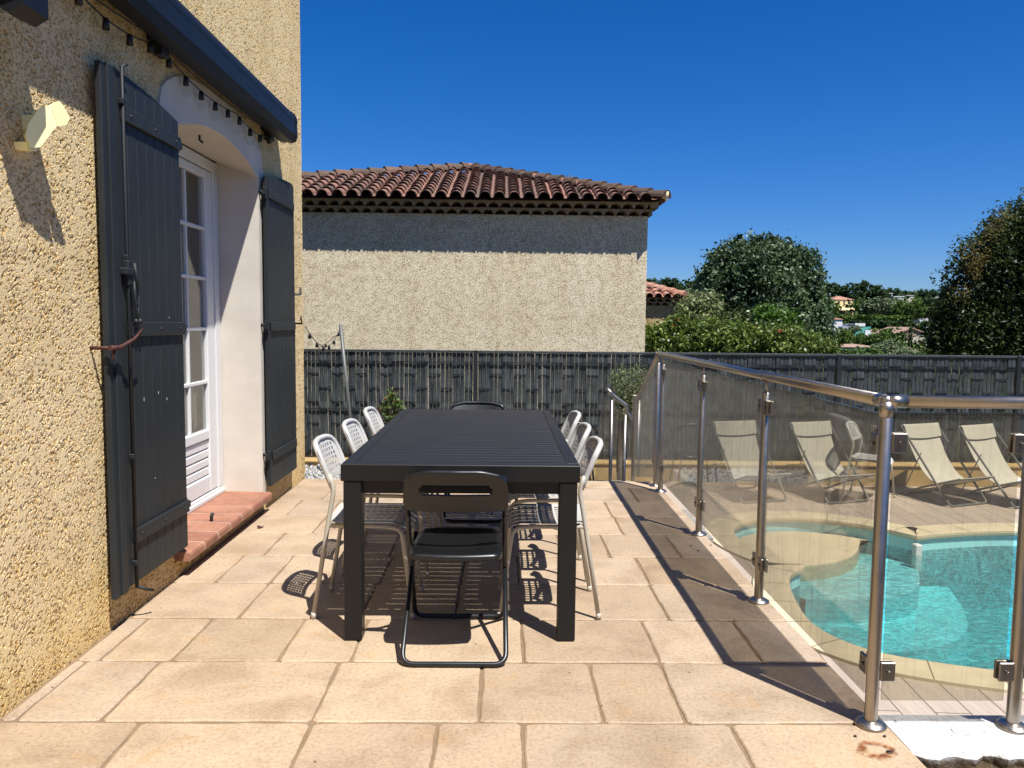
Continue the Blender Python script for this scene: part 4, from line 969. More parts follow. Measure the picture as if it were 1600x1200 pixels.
def folding_chair(name, label):
    """at its origin, sitter looks to +Y"""
    t = thing(name, label, 'folding chair', (0, 0, 0), 'black folding chairs at the table ends')
    w_ = .205
    def ypos(z): return -.075 - (z - .50) * .44 if z > .5 else .25 - z / .5 * .325
    for nm in ('back_frame',):
        m = MB(); m.tube([(-.190, ypos(.745), .745), (-.198, ypos(.5), .50), (-.207, .25, .013), (.207, .25, .013), (.198, ypos(.5), .50), (.190, ypos(.745), .745)], .0105, 10, .055); m.build(nm, M['blacktube'], t)
    m = MB(); m.tube([(-.196, .17, .425), (-.206, -.25, .013), (.206, -.25, .013), (.196, .17, .425)], .0105, 10, .05); m.build('front_frame', M['blacktube'], t)
    # backrest shell with a long slot, built as a sheet with a hole
    nu, nv = 36, 14; H_ = set()
    def bp(u, v):
        x = (u - .5) * .405; z = .605 + .165 * v; cu = (1 - (2 * u - 1) ** 2)
        # top corners rounded, lower edge rises in the middle
        zz = z - .018 * (abs(2 * u - 1) ** 6) * v * 2 + .0 * cu
        y = ypos(z) - .028 * cu; return Vector((x, y, zz))
    V = []; 
    for j in range(nv + 1):
        for i in range(nu + 1): V.append(bp(i / nu, j / nv))
    def inhole(i, j):
        u = (i + .5) / nu; v = (j + .5) / nv; du = max(0, abs(u - .5) - .30); return (du / .055) ** 2 + ((v - .60) / .15) ** 2 < 1
    k = len(V); N = Vector((0, -.92, -.40)); V2 = [p + N * .011 for p in V]; F = []
    sol = lambda i, j: 0 <= i < nu and 0 <= j < nv and not inhole(i, j)
    q = lambda i, j: j * (nu + 1) + i
    for j in range(nv):
        for i in range(nu):
            if not sol(i, j): continue
            a, b, c, d = q(i, j), q(i + 1, j), q(i + 1, j + 1), q(i, j + 1)
            F += [(d, c, b, a), (k + a, k + b, k + c, k + d)]
            for (e0, e1, ni, nj) in ((a, b, i, j - 1), (b, c, i + 1, j), (c, d, i, j + 1), (d, a, i - 1, j)):
                if not sol(ni, nj): F.append((e0, e1, k + e1, k + e0))
    b = MB(); b.add(V + V2, F, False); bk = b.build('backrest', M['black'], t)
    e = MB(); e.tube([bp(.02, -.25), bp(.005, .3), bp(.01, .8), bp(.06, .985), bp(.25, 1), bp(.5, 1), bp(.75, 1), bp(.94, .985), bp(.99, .8), bp(.995, .3), bp(.98, -.25)], .011, 10, .02).tube([bp(.01, .0), bp(.25, .0), bp(.5, .0), bp(.75, .0), bp(.99, .0)], .008, 8, .02); e.build('back_edge', M['black'], bk)
    # seat: trapezoid with rounded corners, slight dish and front lip
    s_ = MB()
    def sp(u, v, dz):
        cu = 2 * u - 1; cv = 2 * v - 1; w0 = .192 - .022 * v; r = 1 - .10 * max(0, abs(cv) - .55) ** 2 / .2
        x = cu * w0 * r; y = -.195 + .375 * (v + .0) + (.022 * (1 - cu * cu) if v > .5 else -.018 * (1 - cu * cu)) ; z = .447 - .010 * (1 - cu * cu) * (1 - cv * cv) + dz
        if v < .18: z -= .006
        return (x, y, z)
    nu2, nv2 = 16, 22
    V = [sp(i / nu2, j / nv2, .0 if 0 < i < nu2 and 0 < j < nv2 else -.006) for j in range(nv2 + 1) for i in range(nu2 + 1)]; k = len(V)
    V2 = [sp(i / nu2, j / nv2, -.026) for j in range(nv2 + 1) for i in range(nu2 + 1)]; F = []; qq = lambda i, j: j * (nu2 + 1) + i
    for j in range(nv2):
        for i in range(nu2): F += [(qq(i, j), qq(i + 1, j), qq(i + 1, j + 1), qq(i, j + 1)), (k + qq(i, j + 1), k + qq(i + 1, j + 1), k + qq(i + 1, j), k + qq(i, j))]
    for i in range(nu2): F += [(qq(i + 1, 0), qq(i, 0), k + qq(i, 0), k + qq(i + 1, 0)), (qq(i, nv2), qq(i + 1, nv2), k + qq(i + 1, nv2), k + qq(i, nv2))]
    for j in range(nv2): F += [(qq(0, j), qq(0, j + 1), k + qq(0, j + 1), k + qq(0, j)), (qq(nu2, j + 1), qq(nu2, j), k + qq(nu2, j), k + qq(nu2, j + 1))]
    s_.add(V + V2, F, True); s_.build('seat', M['black'], t)
    for sg in (-1, 1):
        r_ = MB().tube([(sg * .207, ypos(.62), .625), (sg * .216, ypos(.62) - .002, .625)], .006, 10); r_.build('rivet', M['steel'], t)
    return t
fc = folding_chair('folding_chair', 'black folding chair at the near end of the table, seen from behind'); fc.location = (-.177, 3.18, 0)
fc2 = copy_tree(fc); fc2.location = (-.172, 5.36, 0); fc2.rotation_euler.z = pi; fc2['label'] = 'black folding chair at the far end of the table, only its backrest above the top'

def bistro():
    t = thing('bistro_chair', 'small black wire bistro chair with a curved back on the landing beyond the table', 'chair', (.72, 7.45, -.36))
    cx, cy, z = .72, 7.45, -.36
    b = MB(); arc = [(cx + .23 * sin(a), cy - .22 * cos(a) + .05, z + .76 - .10 * abs(sin(a)) ** 3) for a in np.linspace(-1.7, 1.7, 15)]
    arc = [(p[0], p[1], p[2]) for p in arc]; b.tube(arc, .017, 8)
    for k in range(1, 14, 1):
        p = arc[k]; b.tube([p, (cx + (p[0] - cx) * .85, cy + (p[1] - cy) * .85, z + .45)], .005, 6)
    b.build('back_hoop', M['blacktube'], t)
    s_ = MB().lathe([(0, .46), (.17, .46), (.205, .452), (.205, .435), (0, .435)], (cx, cy, z), 24); s_.build('seat', M['blacktube'], t)
    for sx, sy in ((-1, -1), (1, -1), (1, 1), (-1, 1)):
        MB().tube([(cx + sx * .15, cy + sy * .15, z + .44), (cx + sx * .20, cy + sy * .2, z)], .010, 8).build('leg', M['blacktube'], t)
bistro()

props(MB().grid(lambda u, v: (-1.57 + .035 * (u - .5) + .01 * v, 4.95 + .05 * (v - .5) * (1 - .6 * abs(2 * u - 1)), .004 + .012 * (2 * u - 1) ** 2), 6, 6).build('dry_leaf', M['rust'], None), 'single curled reddish dry leaf lying on the paving below the window sill', 'leaf')
# ================================================================== BALUSTRADE
def post(parent, x, y, z0, z1, r=.0215):
    p = MB().lathe([(r, 0), (r, z1 - z0 - .004), (r - .004, z1 - z0), (0, z1 - z0)], (x, y, z0), 20).build('post', M['steel'], parent)
    MB().lathe([(0, .0), (.050, .0), (.052, .004), (.050, .009), (.034, .018), (.0225, .022)], (x, y, z0), 24).build('base_flange', M['steel'], p)
    return p
def clamp(parent, x, y, z, along, side, bolt=True):
    """square plate pair gripping a pane; along 'y' or 'x'; side +-1 tells which way the pane runs"""
    m = MB(); L = .05
    a, b = (.018, .018 + L) if side > 0 else (-.018 - L, -.018)
    if along == 'y': m.box(x - .017, x - .0055, y + a, y + b, z - .033, z + .033, .003).box(x + .0055, x + .017, y + a, y + b, z - .033, z + .033, .003).tube([(x - .0171, y + (a + b) / 2, z), (x - .026, y + (a + b) / 2, z)], .006, 8)
    else: m.box(x + a, x + b, y - .017, y - .0055, z - .033, z + .033, .003).box(x + a, x + b, y + .0055, y + .017, z - .033, z + .033, .003).tube([(x + (a + b) / 2, y - .0171, z), (x + (a + b) / 2, y - .027, z)], .006, 8)
    m.build('clamp', M['clamp'], parent)
def pane(parent, x0, x1, y0, y1, z0, z1):
    MB().box(x0, x1, y0, y1, z0, z1).build('glass_panel', M['glass'], parent)
def balustrade():
    X = 1.272; t = thing('glass_balustrade', 'stainless steel and glass balustrade along the right edge of the terrace', 'balustrade', (X, 2.505, 0))
    ys = [2.505, 3.667, 4.867, 6.13, 6.34]; xs = [1.272, 1.276, 1.288, 1.298, 1.300]
    RZ = 1.112
    for i, (x, y) in enumerate(zip(xs, ys)):
        p = post(t, x, y, 0, 1.035 if i else 1.085)
        if i: MB().tube([(x, y, 1.035), (x, y, 1.075), (x, y, 1.092)], .007, 8).box(x - .018, x + .018, y - .03, y + .03, 1.086, 1.092).build('rail_saddle', M['steel'], p)
    # handrail with elbow and the run toward the right
    m = MB(); m.tube([(1.272, 2.56, RZ), (1.280, 4.3, RZ), (1.30, 6.34, RZ)], .0215, 18); m.build('handrail', M['steel'], t)
    e = MB(); e.tube([(1.272, 2.505, 1.06), (1.272, 2.505, RZ - .001)], .0222, 18).tube([(1.272, 2.5595, RZ), (1.272, 2.505, RZ)], .0222, 18).tube([(1.272, 2.505, RZ), (1.335, 2.505, RZ)], .0222, 18).lathe([(0, -.0222), (.0085, -.0205), (.0157, -.0157), (.0205, -.0085), (.0222, 0), (.0205, .0085), (.0157, .0157), (.0085, .0205), (0, .0222)], (1.272, 2.505, RZ), 24); e.build('elbow', M['steel'], t)
    m = MB(); m.tube([(1.3355, 2.505, RZ), (3.2, 2.505, RZ)], .0215, 18); m.build('handrail', M['steel'], t)
    m = MB(); m.tube([(1.30, 6.341, RZ), (1.305, 7.25, .66)], .0215, 16); m.build('sloping_handrail', M['steel'], t)
    for x in (1.762, 2.27, 2.78): 
        p = post(t, x, 2.505, -.006, 1.035); MB().tube([(x, 2.505, 1.035), (x, 2.505, 1.092)], .007, 8).build('rail_saddle', M['steel'], p)
    for a, b in ((0, 1), (1, 2), (2, 3)):
        xa, xb, ya, yb = xs[a], xs[b], ys[a] + .048, ys[b] - .048
        v = [(xa - .004, ya, .09), (xa + .004, ya, .09), (xb + .004, yb, .09), (xb - .004, yb, .09)]; v += [(p[0], p[1], 1.068) for p in v]
        MB().add(v, [(3, 2, 1, 0), (4, 5, 6, 7), (0, 1, 5, 4), (1, 2, 6, 5), (2, 3, 7, 6), (3, 0, 4, 7)]).build('glass_panel', M['glass'], t)
        for z in (.20, .965): clamp(t, xa, ys[a], z, 'y', 1); clamp(t, xb, ys[b], z, 'y', -1)
    # sloping pane beside the stair
    v = []
    for x in (1.299, 1.307): v += [(x, 6.39, .06), (x, 7.42, -.14), (x, 7.42, .56), (x, 6.39, 1.05)]
    MB().add(v, [(0, 1, 2, 3), (7, 6, 5, 4), (0, 4, 5, 1), (1, 5, 6, 2), (2, 6, 7, 3), (3, 7, 4, 0)]).build('glass_panel', M['glass'], t)
    for z in (.20, .93): clamp(t, 1.301, 6.34, z, 'y', 1)
    MB().box(1.298, 1.308, 6.40, 6.52, .07, .09); p = MB().box(1.285, 1.32, 7.43, 7.46, -.30, .66, .003).build('end_post', M['steel'], t)
    for x0, x1 in ((1.304, 1.722), (1.80, 2.232), (2.31, 2.742)):
        pane(t, x0, x1, 2.501, 2.509, .09, 1.077)
        for z in (.195, .975): clamp(t, x0 - .032, 2.505, z, 'x', 1); clamp(t, x1 + .04, 2.505, z, 'x', -1)
balustrade()
def stair_rail():
    t = thing('stair_railing', 'low steel and glass stair railing descending right, behind the table near the fence', 'railing', (1.15, 7.9, -.36))
    Y = 7.95
    P0 = at(948, 607, Y); P1 = at(957, 617, Y); P2 = at(979, 634, Y); P3 = at(980, 645, Y); P4 = at(998, 665, Y); P5 = at(1040, 708, Y)
    MB().tube([P0, P1, P2, P3, P4, P5], .021, 14, .02).build('handrail', M['steel'], t)
    for q, zb in ((at(956, 625, Y), -.36), (at(977, 648, Y), -.5), (at(1030, 700, Y), -.68)):
        MB().lathe([(.019, 0), (.019, q.z - zb), (0, q.z - zb)], (q.x, Y, zb), 14).build('post', M['clamp'], t)
    a, b, c, d = at(958, 632, Y), at(978, 650, Y), at(976, 752, Y), at(957, 752, Y)
    def pn(q): MB().add([(p.x, Y - .004, p.z) for p in q] + [(p.x, Y + .004, p.z) for p in q], [(0, 1, 2, 3), (7, 6, 5, 4), (0, 4, 5, 1), (1, 5, 6, 2), (2, 6, 7, 3), (3, 7, 4, 0)]).build('glass_panel', M['glass'], t)
    pn([a, b, c, d]); pn([at(941, 618, Y), at(954, 628, Y), at(953, 752, Y), at(930, 752, Y)]); pn([at(981, 655, Y), at(1028, 702, Y), at(1024, 765, Y), at(980, 760, Y)])
stair_rail()

# ================================================================== LOUNGERS
def lounger(name, label):
    """origin on the floor, sitter looks to -Y"""
    t = thing(name, label, 'lounger', (0, 0, 0), 'folding sling loungers beyond the pool'); w_ = .315
    m = MB(); m.tube([(-w_, .44, .90), (-w_, -.34, .015), (w_, -.34, .015), (w_, .44, .90)], .014, 8, .06).tube([(-w_, .44, .895), (w_, .44, .895)], .014, 8); m.build('back_frame', M['greymetal'], t)
    m = MB(); m.tube([(-w_ + .02, -.42, .36), (-w_ + .02, .10, .16), (-w_ + .02, .40, .015), (w_ - .02, .40, .015), (w_ - .02, .10, .16), (w_ - .02, -.42, .36)], .013, 8, .05).tube([(-w_ + .02, -.42, .36), (w_ - .02, -.42, .36)], .013, 8); m.build('seat_frame', M['greymetal'], t)
    m = MB()
    for sg in (-1, 1): m.tube([(sg * (w_ - .01), .12, .60), (sg * (w_ - .01), .30, .20), (sg * (w_ - .01), .40, .015)], .007, 8)
    m.build('strut', M['greymetal'], t)
    prof = [(.445, .915), (.43, .88), (.33, .69), (.21, .49), (.07, .33), (-.08, .26), (-.25, .29), (-.42, .375), (-.435, .36)]
    pr = catmull([(a, b, 0) for a, b in prof], 4, False)
    def sl(u, v):
        i = min(int(v * (len(pr) - 1)), len(pr) - 2); f = v * (len(pr) - 1) - i; p = pr[i].lerp(pr[i + 1], f); cu = 1 - (2 * u - 1) ** 2
        sagn = .035 * sin(pi * v) * cu; ww = (w_ - .012) * (1 - .10 * max(0, sin(pi * v)) - .0)
        if v < .04: ww *= .93
        return ((2 * u - 1) * ww, p.x + sagn * .5, p.y - sagn)
    g = MB().grid(sl, 10, 40); g.grid(lambda u, v: (lambda p: (p[0], p[1] + .004, p[2] - .004))(sl(1 - u, v)), 10, 40); s_ = g.build('sling', M['sling'], t)
    hr = MB(); hr.grid(lambda u, v: (lambda p: (p[0] * 1.04, p[1] - .022 - .012 * sin(pi * v), p[2] + .012 + .01 * sin(pi * v)))(sl(u, .02 + .20 * v)), 10, 8); hr.grid(lambda u, v: (lambda p: (p[0] * 1.04, p[1] - .004, p[2] + .002))(sl(1 - u, .02 + .20 * v)), 10, 8)
    hr.build('head_pad', M['sling'], t)
    return t
lg = lounger('sun_lounger', 'cream sling lounger by the dark fence, leftmost of the four'); 
for i, (px, d, lab) in enumerate([(1150, 10.0, None), (1272, 10.0, 'cream sling lounger second from the left, left of the perforated chair'), (1447, 9.9, 'cream sling lounger third from the left, seen through the front glass beside the corner post'), (1537, 9.85, 'greyer sling lounger, rightmost of the four')]):
    o = lg if i == 0 else copy_tree(lg); q = at(px, 662, d); o.location = (q.x + .10, d - .34, ZD); o.rotation_euler.z = R(14 + 3 * i)
    if lab: o['label'] = lab

# ================================================================== NEIGHBOUR HOUSES
def canal_face(mb, P0, du, dv, slope, L, lim, pitch=.235, row=.30, seed=1, r=.098):
    """half-round tiles on a roof plane: P0 eave start, du along the eave, dv horizontal up-slope, lim(u)->run length"""
    rs = random.Random(seed); P0, du, dv = Vector(P0), Vector(du), Vector(dv); n = int(L / pitch); k = 9
    up = (dv + Vector((0, 0, slope))).normalized(); nrm = du.cross(up).normalized(); nrm = nrm if nrm.z > 0 else -nrm
    cs = sqrt(1 + slope * slope)
    for i in range(n + 1):
        u = pitch * i; run = lim(u) * cs + .12
        if run < .2: continue
        m = int(run / row) + 1
        for j in range(m):
            a, b = j * row - .05, min((j + 1) * row, run)
            if b - a < .05: continue
            jx = rs.uniform(-.006, .006); jz = rs.uniform(0, .006); base = P0 + du * (u + jx); r0, r1 = r + rs.uniform(-.002, .002), r * .84
            vs = []
            for (s_, rr, lift) in ((a, r0, .030), (b, r1, .0)):
                for ro in (rr, rr - .013):
                    for q in range(k): an = pi * q / (k - 1); vs.append(base + up * s_ + nrm * (lift + jz + .01 + ro * sin(an)) + du * (ro * cos(an)))
            fs = []
            for q in range(k - 1):
                fs += [(q, q + 1, 2 * k + q + 1, 2 * k + q), (k + q + 1, k + q, 3 * k + q, 3 * k + q + 1), (q + 1, q, k + q, k + q + 1)]
            fs += [(0, 2 * k, 3 * k, k), (k - 1, 2 * k - 1, 4 * k - 1, 3 * k - 1)]
            mb.add(vs, fs)
        # channel tile between covers
        rr = pitch * .36; vs = []
        for s_ in (-.035, run):
            for q in range(6): an = pi + pi * q / 5; vs.append(P0 + du * (u + pitch / 2) + up * s_ + nrm * (rr * .80 + .010 + rr * .55 * sin(an)) + du * (rr * cos(an)))
        mb.add(vs, [(q, q + 1, 7 + q, 6 + q) for q in range(5)])
def ridge_tiles(mb, A, B, r=.13, row=.32, seed=2):
    rs = random.Random(seed); A, B = Vector(A), Vector(B); d = (B - A); L = d.length; d.normalize(); side = d.cross(Vector((0, 0, 1))).normalized(); nn = side.cross(d).normalized(); k = 9
    m = int(L / row)
    for j in range(m + 1):
        a, b = j * row, min(j * row + row + .05, L)
        if b - a < .08: continue
        vs = []
        for s_, rr, lf in ((a, r, .035), (b, r * .85, .01)):
            for q in range(k): an = pi * q / (k - 1); vs.append(A + d * s_ + nn * (lf - .02 + rr * .95 * sin(an) + rs.uniform(-.001, .001)) + side * (rr * cos(an)))
        mb.add(vs, [(q + 1, q, k + q, k + q + 1) for q in range(k - 1)] + [tuple(range(k))])
def genoise(mb, x0, x1, yface, z0, hgt=.095, pitch=.20, depth=.38):
    """row of mortar-filled half-round tiles under the eave, open ends to the front (-Y)"""
    n = int(round((x1 - x0) / pitch)); r = pitch * .42; k = 9; p = (x1 - x0) / n
    for i in range(n):
        cx = x0 + p * (i + .5); z1 = z0 + hgt
        arc = [(cx - r * cos(pi * q / (k - 1)), z0 + .82 * r * sin(pi * q / (k - 1))) for q in range(k)]
        vs = [(x, yface, z) for x, z in arc] + [(x, yface, z1) for x, z in arc] + [(x, yface + depth, z) for x, z in arc]
        fs = [(q, q + 1, k + q + 1, k + q) for q in range(k - 1)] + [(q + 1, q, 2 * k + q, 2 * k + q + 1) for q in range(k - 1)]
        b = 3 * k; vs += [(cx - p / 2, yface, z0), (cx - p / 2, yface, z1), (cx + p / 2, yface, z0), (cx + p / 2, yface, z1), (cx - p / 2, yface + depth, z0), (cx + p / 2, yface + depth, z0)]
        fs += [(b, 0, k, b + 1), (k - 1, b + 2, b + 3, 2 * k - 1), (b, b + 4, 2 * k, 0), (k - 1, 3 * k - 1, b + 5, b + 2)]
        mb.add(vs, fs)
    mb.add([(x0, yface, z0 + hgt), (x1, yface, z0 + hgt), (x1, yface + depth, z0 + hgt), (x0, yface + depth, z0 + hgt)], [(0, 1, 2, 3)])
    mb.add([(x1, yface, z0), (x1, yface + depth, z0), (x1, yface + depth, z0 + hgt), (x1, yface, z0 + hgt)], [(0, 1, 2, 3)])
def neighbour():
    t = thing('neighbour_house', 'beige roughcast house with a hipped canal tile roof right behind the fence', 'house', (-1.9, 12.8, -1.2))
    xr, y0 = 2.39, 12.80
    MB().box(-6.2, xr, y0, 18.2, -3, 3.118).box(-6.2, xr - .03, y0 + .30, 18.2, 3.119, 3.30).build('wall', M['nwall'], t)
    g = MB(); genoise(g, -6.3, xr + .05, y0 - .11, 3.12); genoise(g, -6.4, xr + .13, y0 - .21, 3.222)
    g.box(xr + .001, xr + .05, y0 - .10, 18.3, 3.13, 3.215).box(xr + .001, xr + .13, y0 - .2, 18.4, 3.23, 3.315).build('genoise_cornice', M['genoise'], t)
    s_ = .33; ex, ey, ez = 2.60, 12.50, 3.315; ap = Vector((-.64, 15.6, ez + s_ * 3.1)); rb = Vector((-.64, 17.0, ap.z)); lc = Vector((-6.4, 12.5, ez))
    m = MB()
    def lim(u):
        x = lc.x + u
        return max(0, (ex - x) * (15.6 - 12.5) / (ex - ap.x)) if x > ap.x else max(0, (x - lc.x) * 3.1 / (ap.x - lc.x))
    canal_face(m, (lc.x, ey, ez), (1, 0, 0), (0, 1, 0), s_, ex - lc.x - .08, lim)
    m2 = MB(); canal_face(m2, (ex, ey, ez), (0, 1, 0), (-1, 0, 0), s_, 6.0, lambda u: min(u * 3.24 / 3.1, 3.24), seed=4)
    rf = m.build('roof', M['roof'], t); m2.build('side_roof', M['roof'], rf)
    under = MB().add([(lc.x, ey + .02, ez + .005), (ex - .02, ey + .02, ez + .005), (ap.x, ap.y, ap.z), (ex - .02, 18.5, ez + .005), (ap.x, rb.y, ap.z), (lc.x, 18.5, ez + .005)], [(0, 1, 2), (1, 3, 4, 2), (0, 2, 4, 5), (3, 5, 4)]); under.build('roof_deck', M['roof'], rf)
    h = MB(); ridge_tiles(h, (ex + .02, ey - .02, ez + .04), (ap.x, ap.y, ap.z + .05)); ridge_tiles(h, (lc.x, lc.y, ez + .04), (ap.x, ap.y, ap.z + .05), r=.14, seed=9); h.build('ridge_tiles', M['roofridge'], rf)
    c = MB(); c.lathe([(0, .07), (.06, .05), (.06, 0), (.05, -.05), (0, -.07)], (ex + .0, ey + .0, ez + .10), 10); c.build('corner_mortar', M['cream'], rf)
neighbour()
def antenna():
    t = thing('tv_antenna', 'thin metal rake antenna rising behind the roof ridge of the beige house', 'antenna', (1.4, 16, 3.6)); Y = 16.4
    m = MB(); a, b = at(843, 279, Y), at(897, 289, Y); m.tube([a, b], .008, 6)
    for k in range(11):
        p = a.lerp(b, k / 11); m.tube([p + Vector((0, -.12, .03)), p + Vector((0, .12, -.03))], .004, 5); m.tube([p + Vector((-.0, 0, .045)), p - Vector((0, 0, .045))], .0035, 5)
    m.build('boom', M['greymetal'], t)
    g = MB(); c0, c1, c2, c3 = at(884, 276, Y), at(892, 272, Y), at(899, 286, Y), at(890, 288, Y)
    for k in range(4): g.tube([c0.lerp(c3, k / 3), c1.lerp(c2, k / 3)], .004, 5)
    for k in range(3): g.tube([c0.lerp(c1, k / 2), c3.lerp(c2, k / 2)], .004, 5)
    g.build('reflector', M['greymetal'], t)
    q = at(896, 289, Y); MB().tube([q, (q.x, q.y, 3.4)], .016, 8).build('mast', M['greymetal'], t)
antenna()
def neighbour2():
    t = thing('small_house', 'small ochre house with a pink canal tile roof, right of the beige house', 'house', (3, 20, -3))
    MB().box(-1, 4.47, 20.0, 25, -5, 1.828).box(-1, 4.44, 20.3, 25, 1.829, 2.01).build('wall', M['nwall2'], t)
    g = MB(); genoise(g, 1.0, 4.52, 19.94, 1.83, pitch=.2); genoise(g, 1.0, 4.58, 19.88, 1.93, pitch=.2); g.build('genoise_cornice', M['genoise'], t)
    m = MB(); ex, ey, ez = 4.70, 19.82, 2.02; canal_face(m, (0.02, ey, ez), (1, 0, 0), (0, 1, 0), .33, ex - .02, lambda u: min(2.6, ex - (0.02 + u)), seed=5); rf = m.build('roof', M['roofnew'], t)
    MB().add([(0, ey, ez), (ex, ey, ez), (ex - 2.6, ey + 2.6, ez + .858), (0, ey + 2.6, ez + .858), (ex, ey + 5.2, ez)], [(0, 1, 2, 3), (1, 4, 2)]).build('roof_deck', M['roofnew'], rf)
    h = MB(); ridge_tiles(h, (ex, ey, ez + .05), (ex - 2.6, ey + 2.6, ez + .94)); h.build('ridge_tiles', M['roofnew'], rf)
neighbour2()
def far_house(name, label, px0, px1, pyb, pye, pyr, Y, wall, roof, depth=8, gable=False, wins=(), flat=False, extra=None):
    a, b = at(px0, pyb, Y), at(px1, pyb, Y); ze = at(px0, pye, Y).z; zr = at(px0, pyr, Y).z; zb = min(a.z, tz(a.x, Y)) - 1.0
    t = thing(name, label, 'house', ((a.x + b.x) / 2, Y, zb))
    w_ = MB().box(a.x, b.x, Y, Y + depth, zb, ze).build('wall', M[wall], t); o = .25
    if flat: MB().box(a.x - .2, b.x + .2, Y - .2, Y + depth, ze + .002, ze + .3).build('flat_roof', M[roof], t)
    elif gable:
        cx = (a.x + b.x) / 2; MB().prism([(a.x - o, ze - .1), (cx, zr), (b.x + o, ze - .1), (b.x + o, ze + .1), (cx, zr + .25), (a.x - o, ze + .1)], 'y', Y - o, Y + depth).prism([(a.x, ze + .003), (b.x, ze + .003), (cx, zr - .05)], 'y', Y + .001, Y + .2).build('roof', M[roof], t)
    else:
        W = b.x - a.x; e = min(W, depth) / 2 * .8
        MB().add([(a.x - o, Y - o, ze), (b.x + o, Y - o, ze), (b.x + o, Y + depth + o, ze), (a.x - o, Y + depth + o, ze), (a.x + e, Y + depth / 2, zr), (b.x - e, Y + depth / 2, zr)], [(0, 1, 5, 4), (1, 2, 5), (2, 3, 4, 5), (3, 0, 4), (3, 2, 1, 0)]).build('roof', M[roof], t)
    for (x0, y0_, x1, y1_) in wins:
        p, q = at(x0, y0_, Y), at(x1, y1_, Y); MB().box(p.x, q.x, Y - .06, Y + .02, q.z, p.z).build('window', M['window'], t)
    return t
h = far_house('far_house', 'two storey yellow house with a pink hipped roof on the far hillside', 1303, 1333, 492, 468, 462, 250, 'cream', 'roofnew', 9, wins=[(1309, 471, 1312, 475), (1318, 471, 1320, 474), (1325, 471, 1328, 475), (1308, 484, 1313, 490), (1322, 484, 1328, 489)])
p, q = at(1305, 481, 247), at(1341, 484, 247); MB().add([(p.x, 244, q.z - .1), (q.x, 244, q.z - .1), (q.x, 250, p.z), (p.x, 250, p.z), (p.x, 244, q.z - .35), (q.x, 244, q.z - .35), (q.x, 250, p.z - .25), (p.x, 250, p.z - .25)], [(0, 1, 2, 3), (7, 6, 5, 4), (0, 4, 5, 1), (1, 5, 6, 2)]).build('canopy', M['cream'], h)
far_house('far_house', 'low greige house with a long rusty tiled roof just above the fence', 1310, 1374, 552, 542, 538, 95, 'greige', 'rooftan', 5, wins=[(1363, 546, 1366, 552), (1368, 546, 1371, 552)])
far_house('far_house', 'greige gabled house behind the cypress', 1396, 1450, 545, 523, 513, 130, 'greige', 'rooftan', 8, True)
far_house('far_house', 'small tiled shed roof low in front of the gabled house', 1424, 1440, 552, 549, 543, 100, 'greige', 'roof', 4)
far_house('far_house', 'white flat-roofed building on the ridge between pine trees', 1378, 1394, 466, 459, 458, 345, 'white', 'white', 8, flat=True)
far_house('far_house', 'white building with a grey roof on the ridge, left of the middle pines', 1396, 1412, 471, 464, 463, 330, 'white', 'white', 8, flat=True, wins=[(1398, 466, 1401, 468)])
far_house('far_house', 'small greige building on the ridge at the right', 1416, 1428, 468, 462, 461, 335, 'greige', 'greige', 8, flat=True)
far_house('far_house', 'white villa with a brown roof seen above the small ochre house', 1020, 1043, 465, 457, 452, 120, 'white', 'roof', 6, wins=[(1030, 457.5, 1032, 460), (1036, 458, 1038, 460.5)])
far_house('far_house', 'low white house with a blank side wall below the yellow house', 1303, 1316, 515, 499, 495, 200, 'white', 'roofnew', 8)
# teal covered pool and white terrace wall
def teal():
    t = thing('covered_pool', 'teal tarpaulin shelter with white walls in the valley', 'shelter', (80, 160, -1)); Y = 160
    a, b, c, d = at(1334, 524, Y), at(1352, 519, Y), at(1361, 510, Y + 8), at(1345, 512, Y + 8)
    MB().add([a, b, c, d, a - Vector((0, 0, .4)), b - Vector((0, 0, .4)), c - Vector((0, 0, .4)), d - Vector((0, 0, .4))], [(0, 1, 2, 3), (7, 6, 5, 4), (0, 4, 5, 1), (1, 5, 6, 2)]).build('cover', M['teal'], t)
    p, q = at(1352, 516, Y), at(1362, 522, Y); MB().box(p.x, q.x, Y, Y + .4, q.z - 1, p.z).build('wall', M['white'], t)
    p, q = at(1336, 505, Y + 20), at(1352, 508, Y + 20); MB().box(p.x, q.x, Y + 20, Y + 24, q.z - .3, p.z).build('awning', M['white'], t)
teal()
def road(name, pts, Y, zoff=.12):
    P = [at(x, y, 150) for x, y in pts]  # direction only; drop each ray on the terrain
    out = []
    for x, y in pts:
        lo = None
        for k in range(900):
            Yk = 60 + k * .4; p = at(x, y, Yk)
            if p.z < tz(p.x, Yk) + .3: lo = p; break
        out.append(Vector((lo.x, lo.y, tz(lo.x, lo.y) + .3)) if lo else at(x, y, 220))
    n = len(out) // 2; vs = [tuple(p) for p in out]; fs = [(i, i + 1, 2 * n - 2 - i, 2 * n - 1 - i) for i in range(n - 1)]
    MB().add(vs, fs).build(name, M['asphalt'], None, kind='structure')
road('road', [(1356, 512), (1380, 512), (1405, 511), (1432, 509), (1432, 506.5), (1405, 508), (1380, 508.6), (1356, 509)], 190)
road('road', [(1446, 521), (1462, 512), (1476, 500), (1473, 496.5), (1440, 496.5), (1430, 507)], 200)
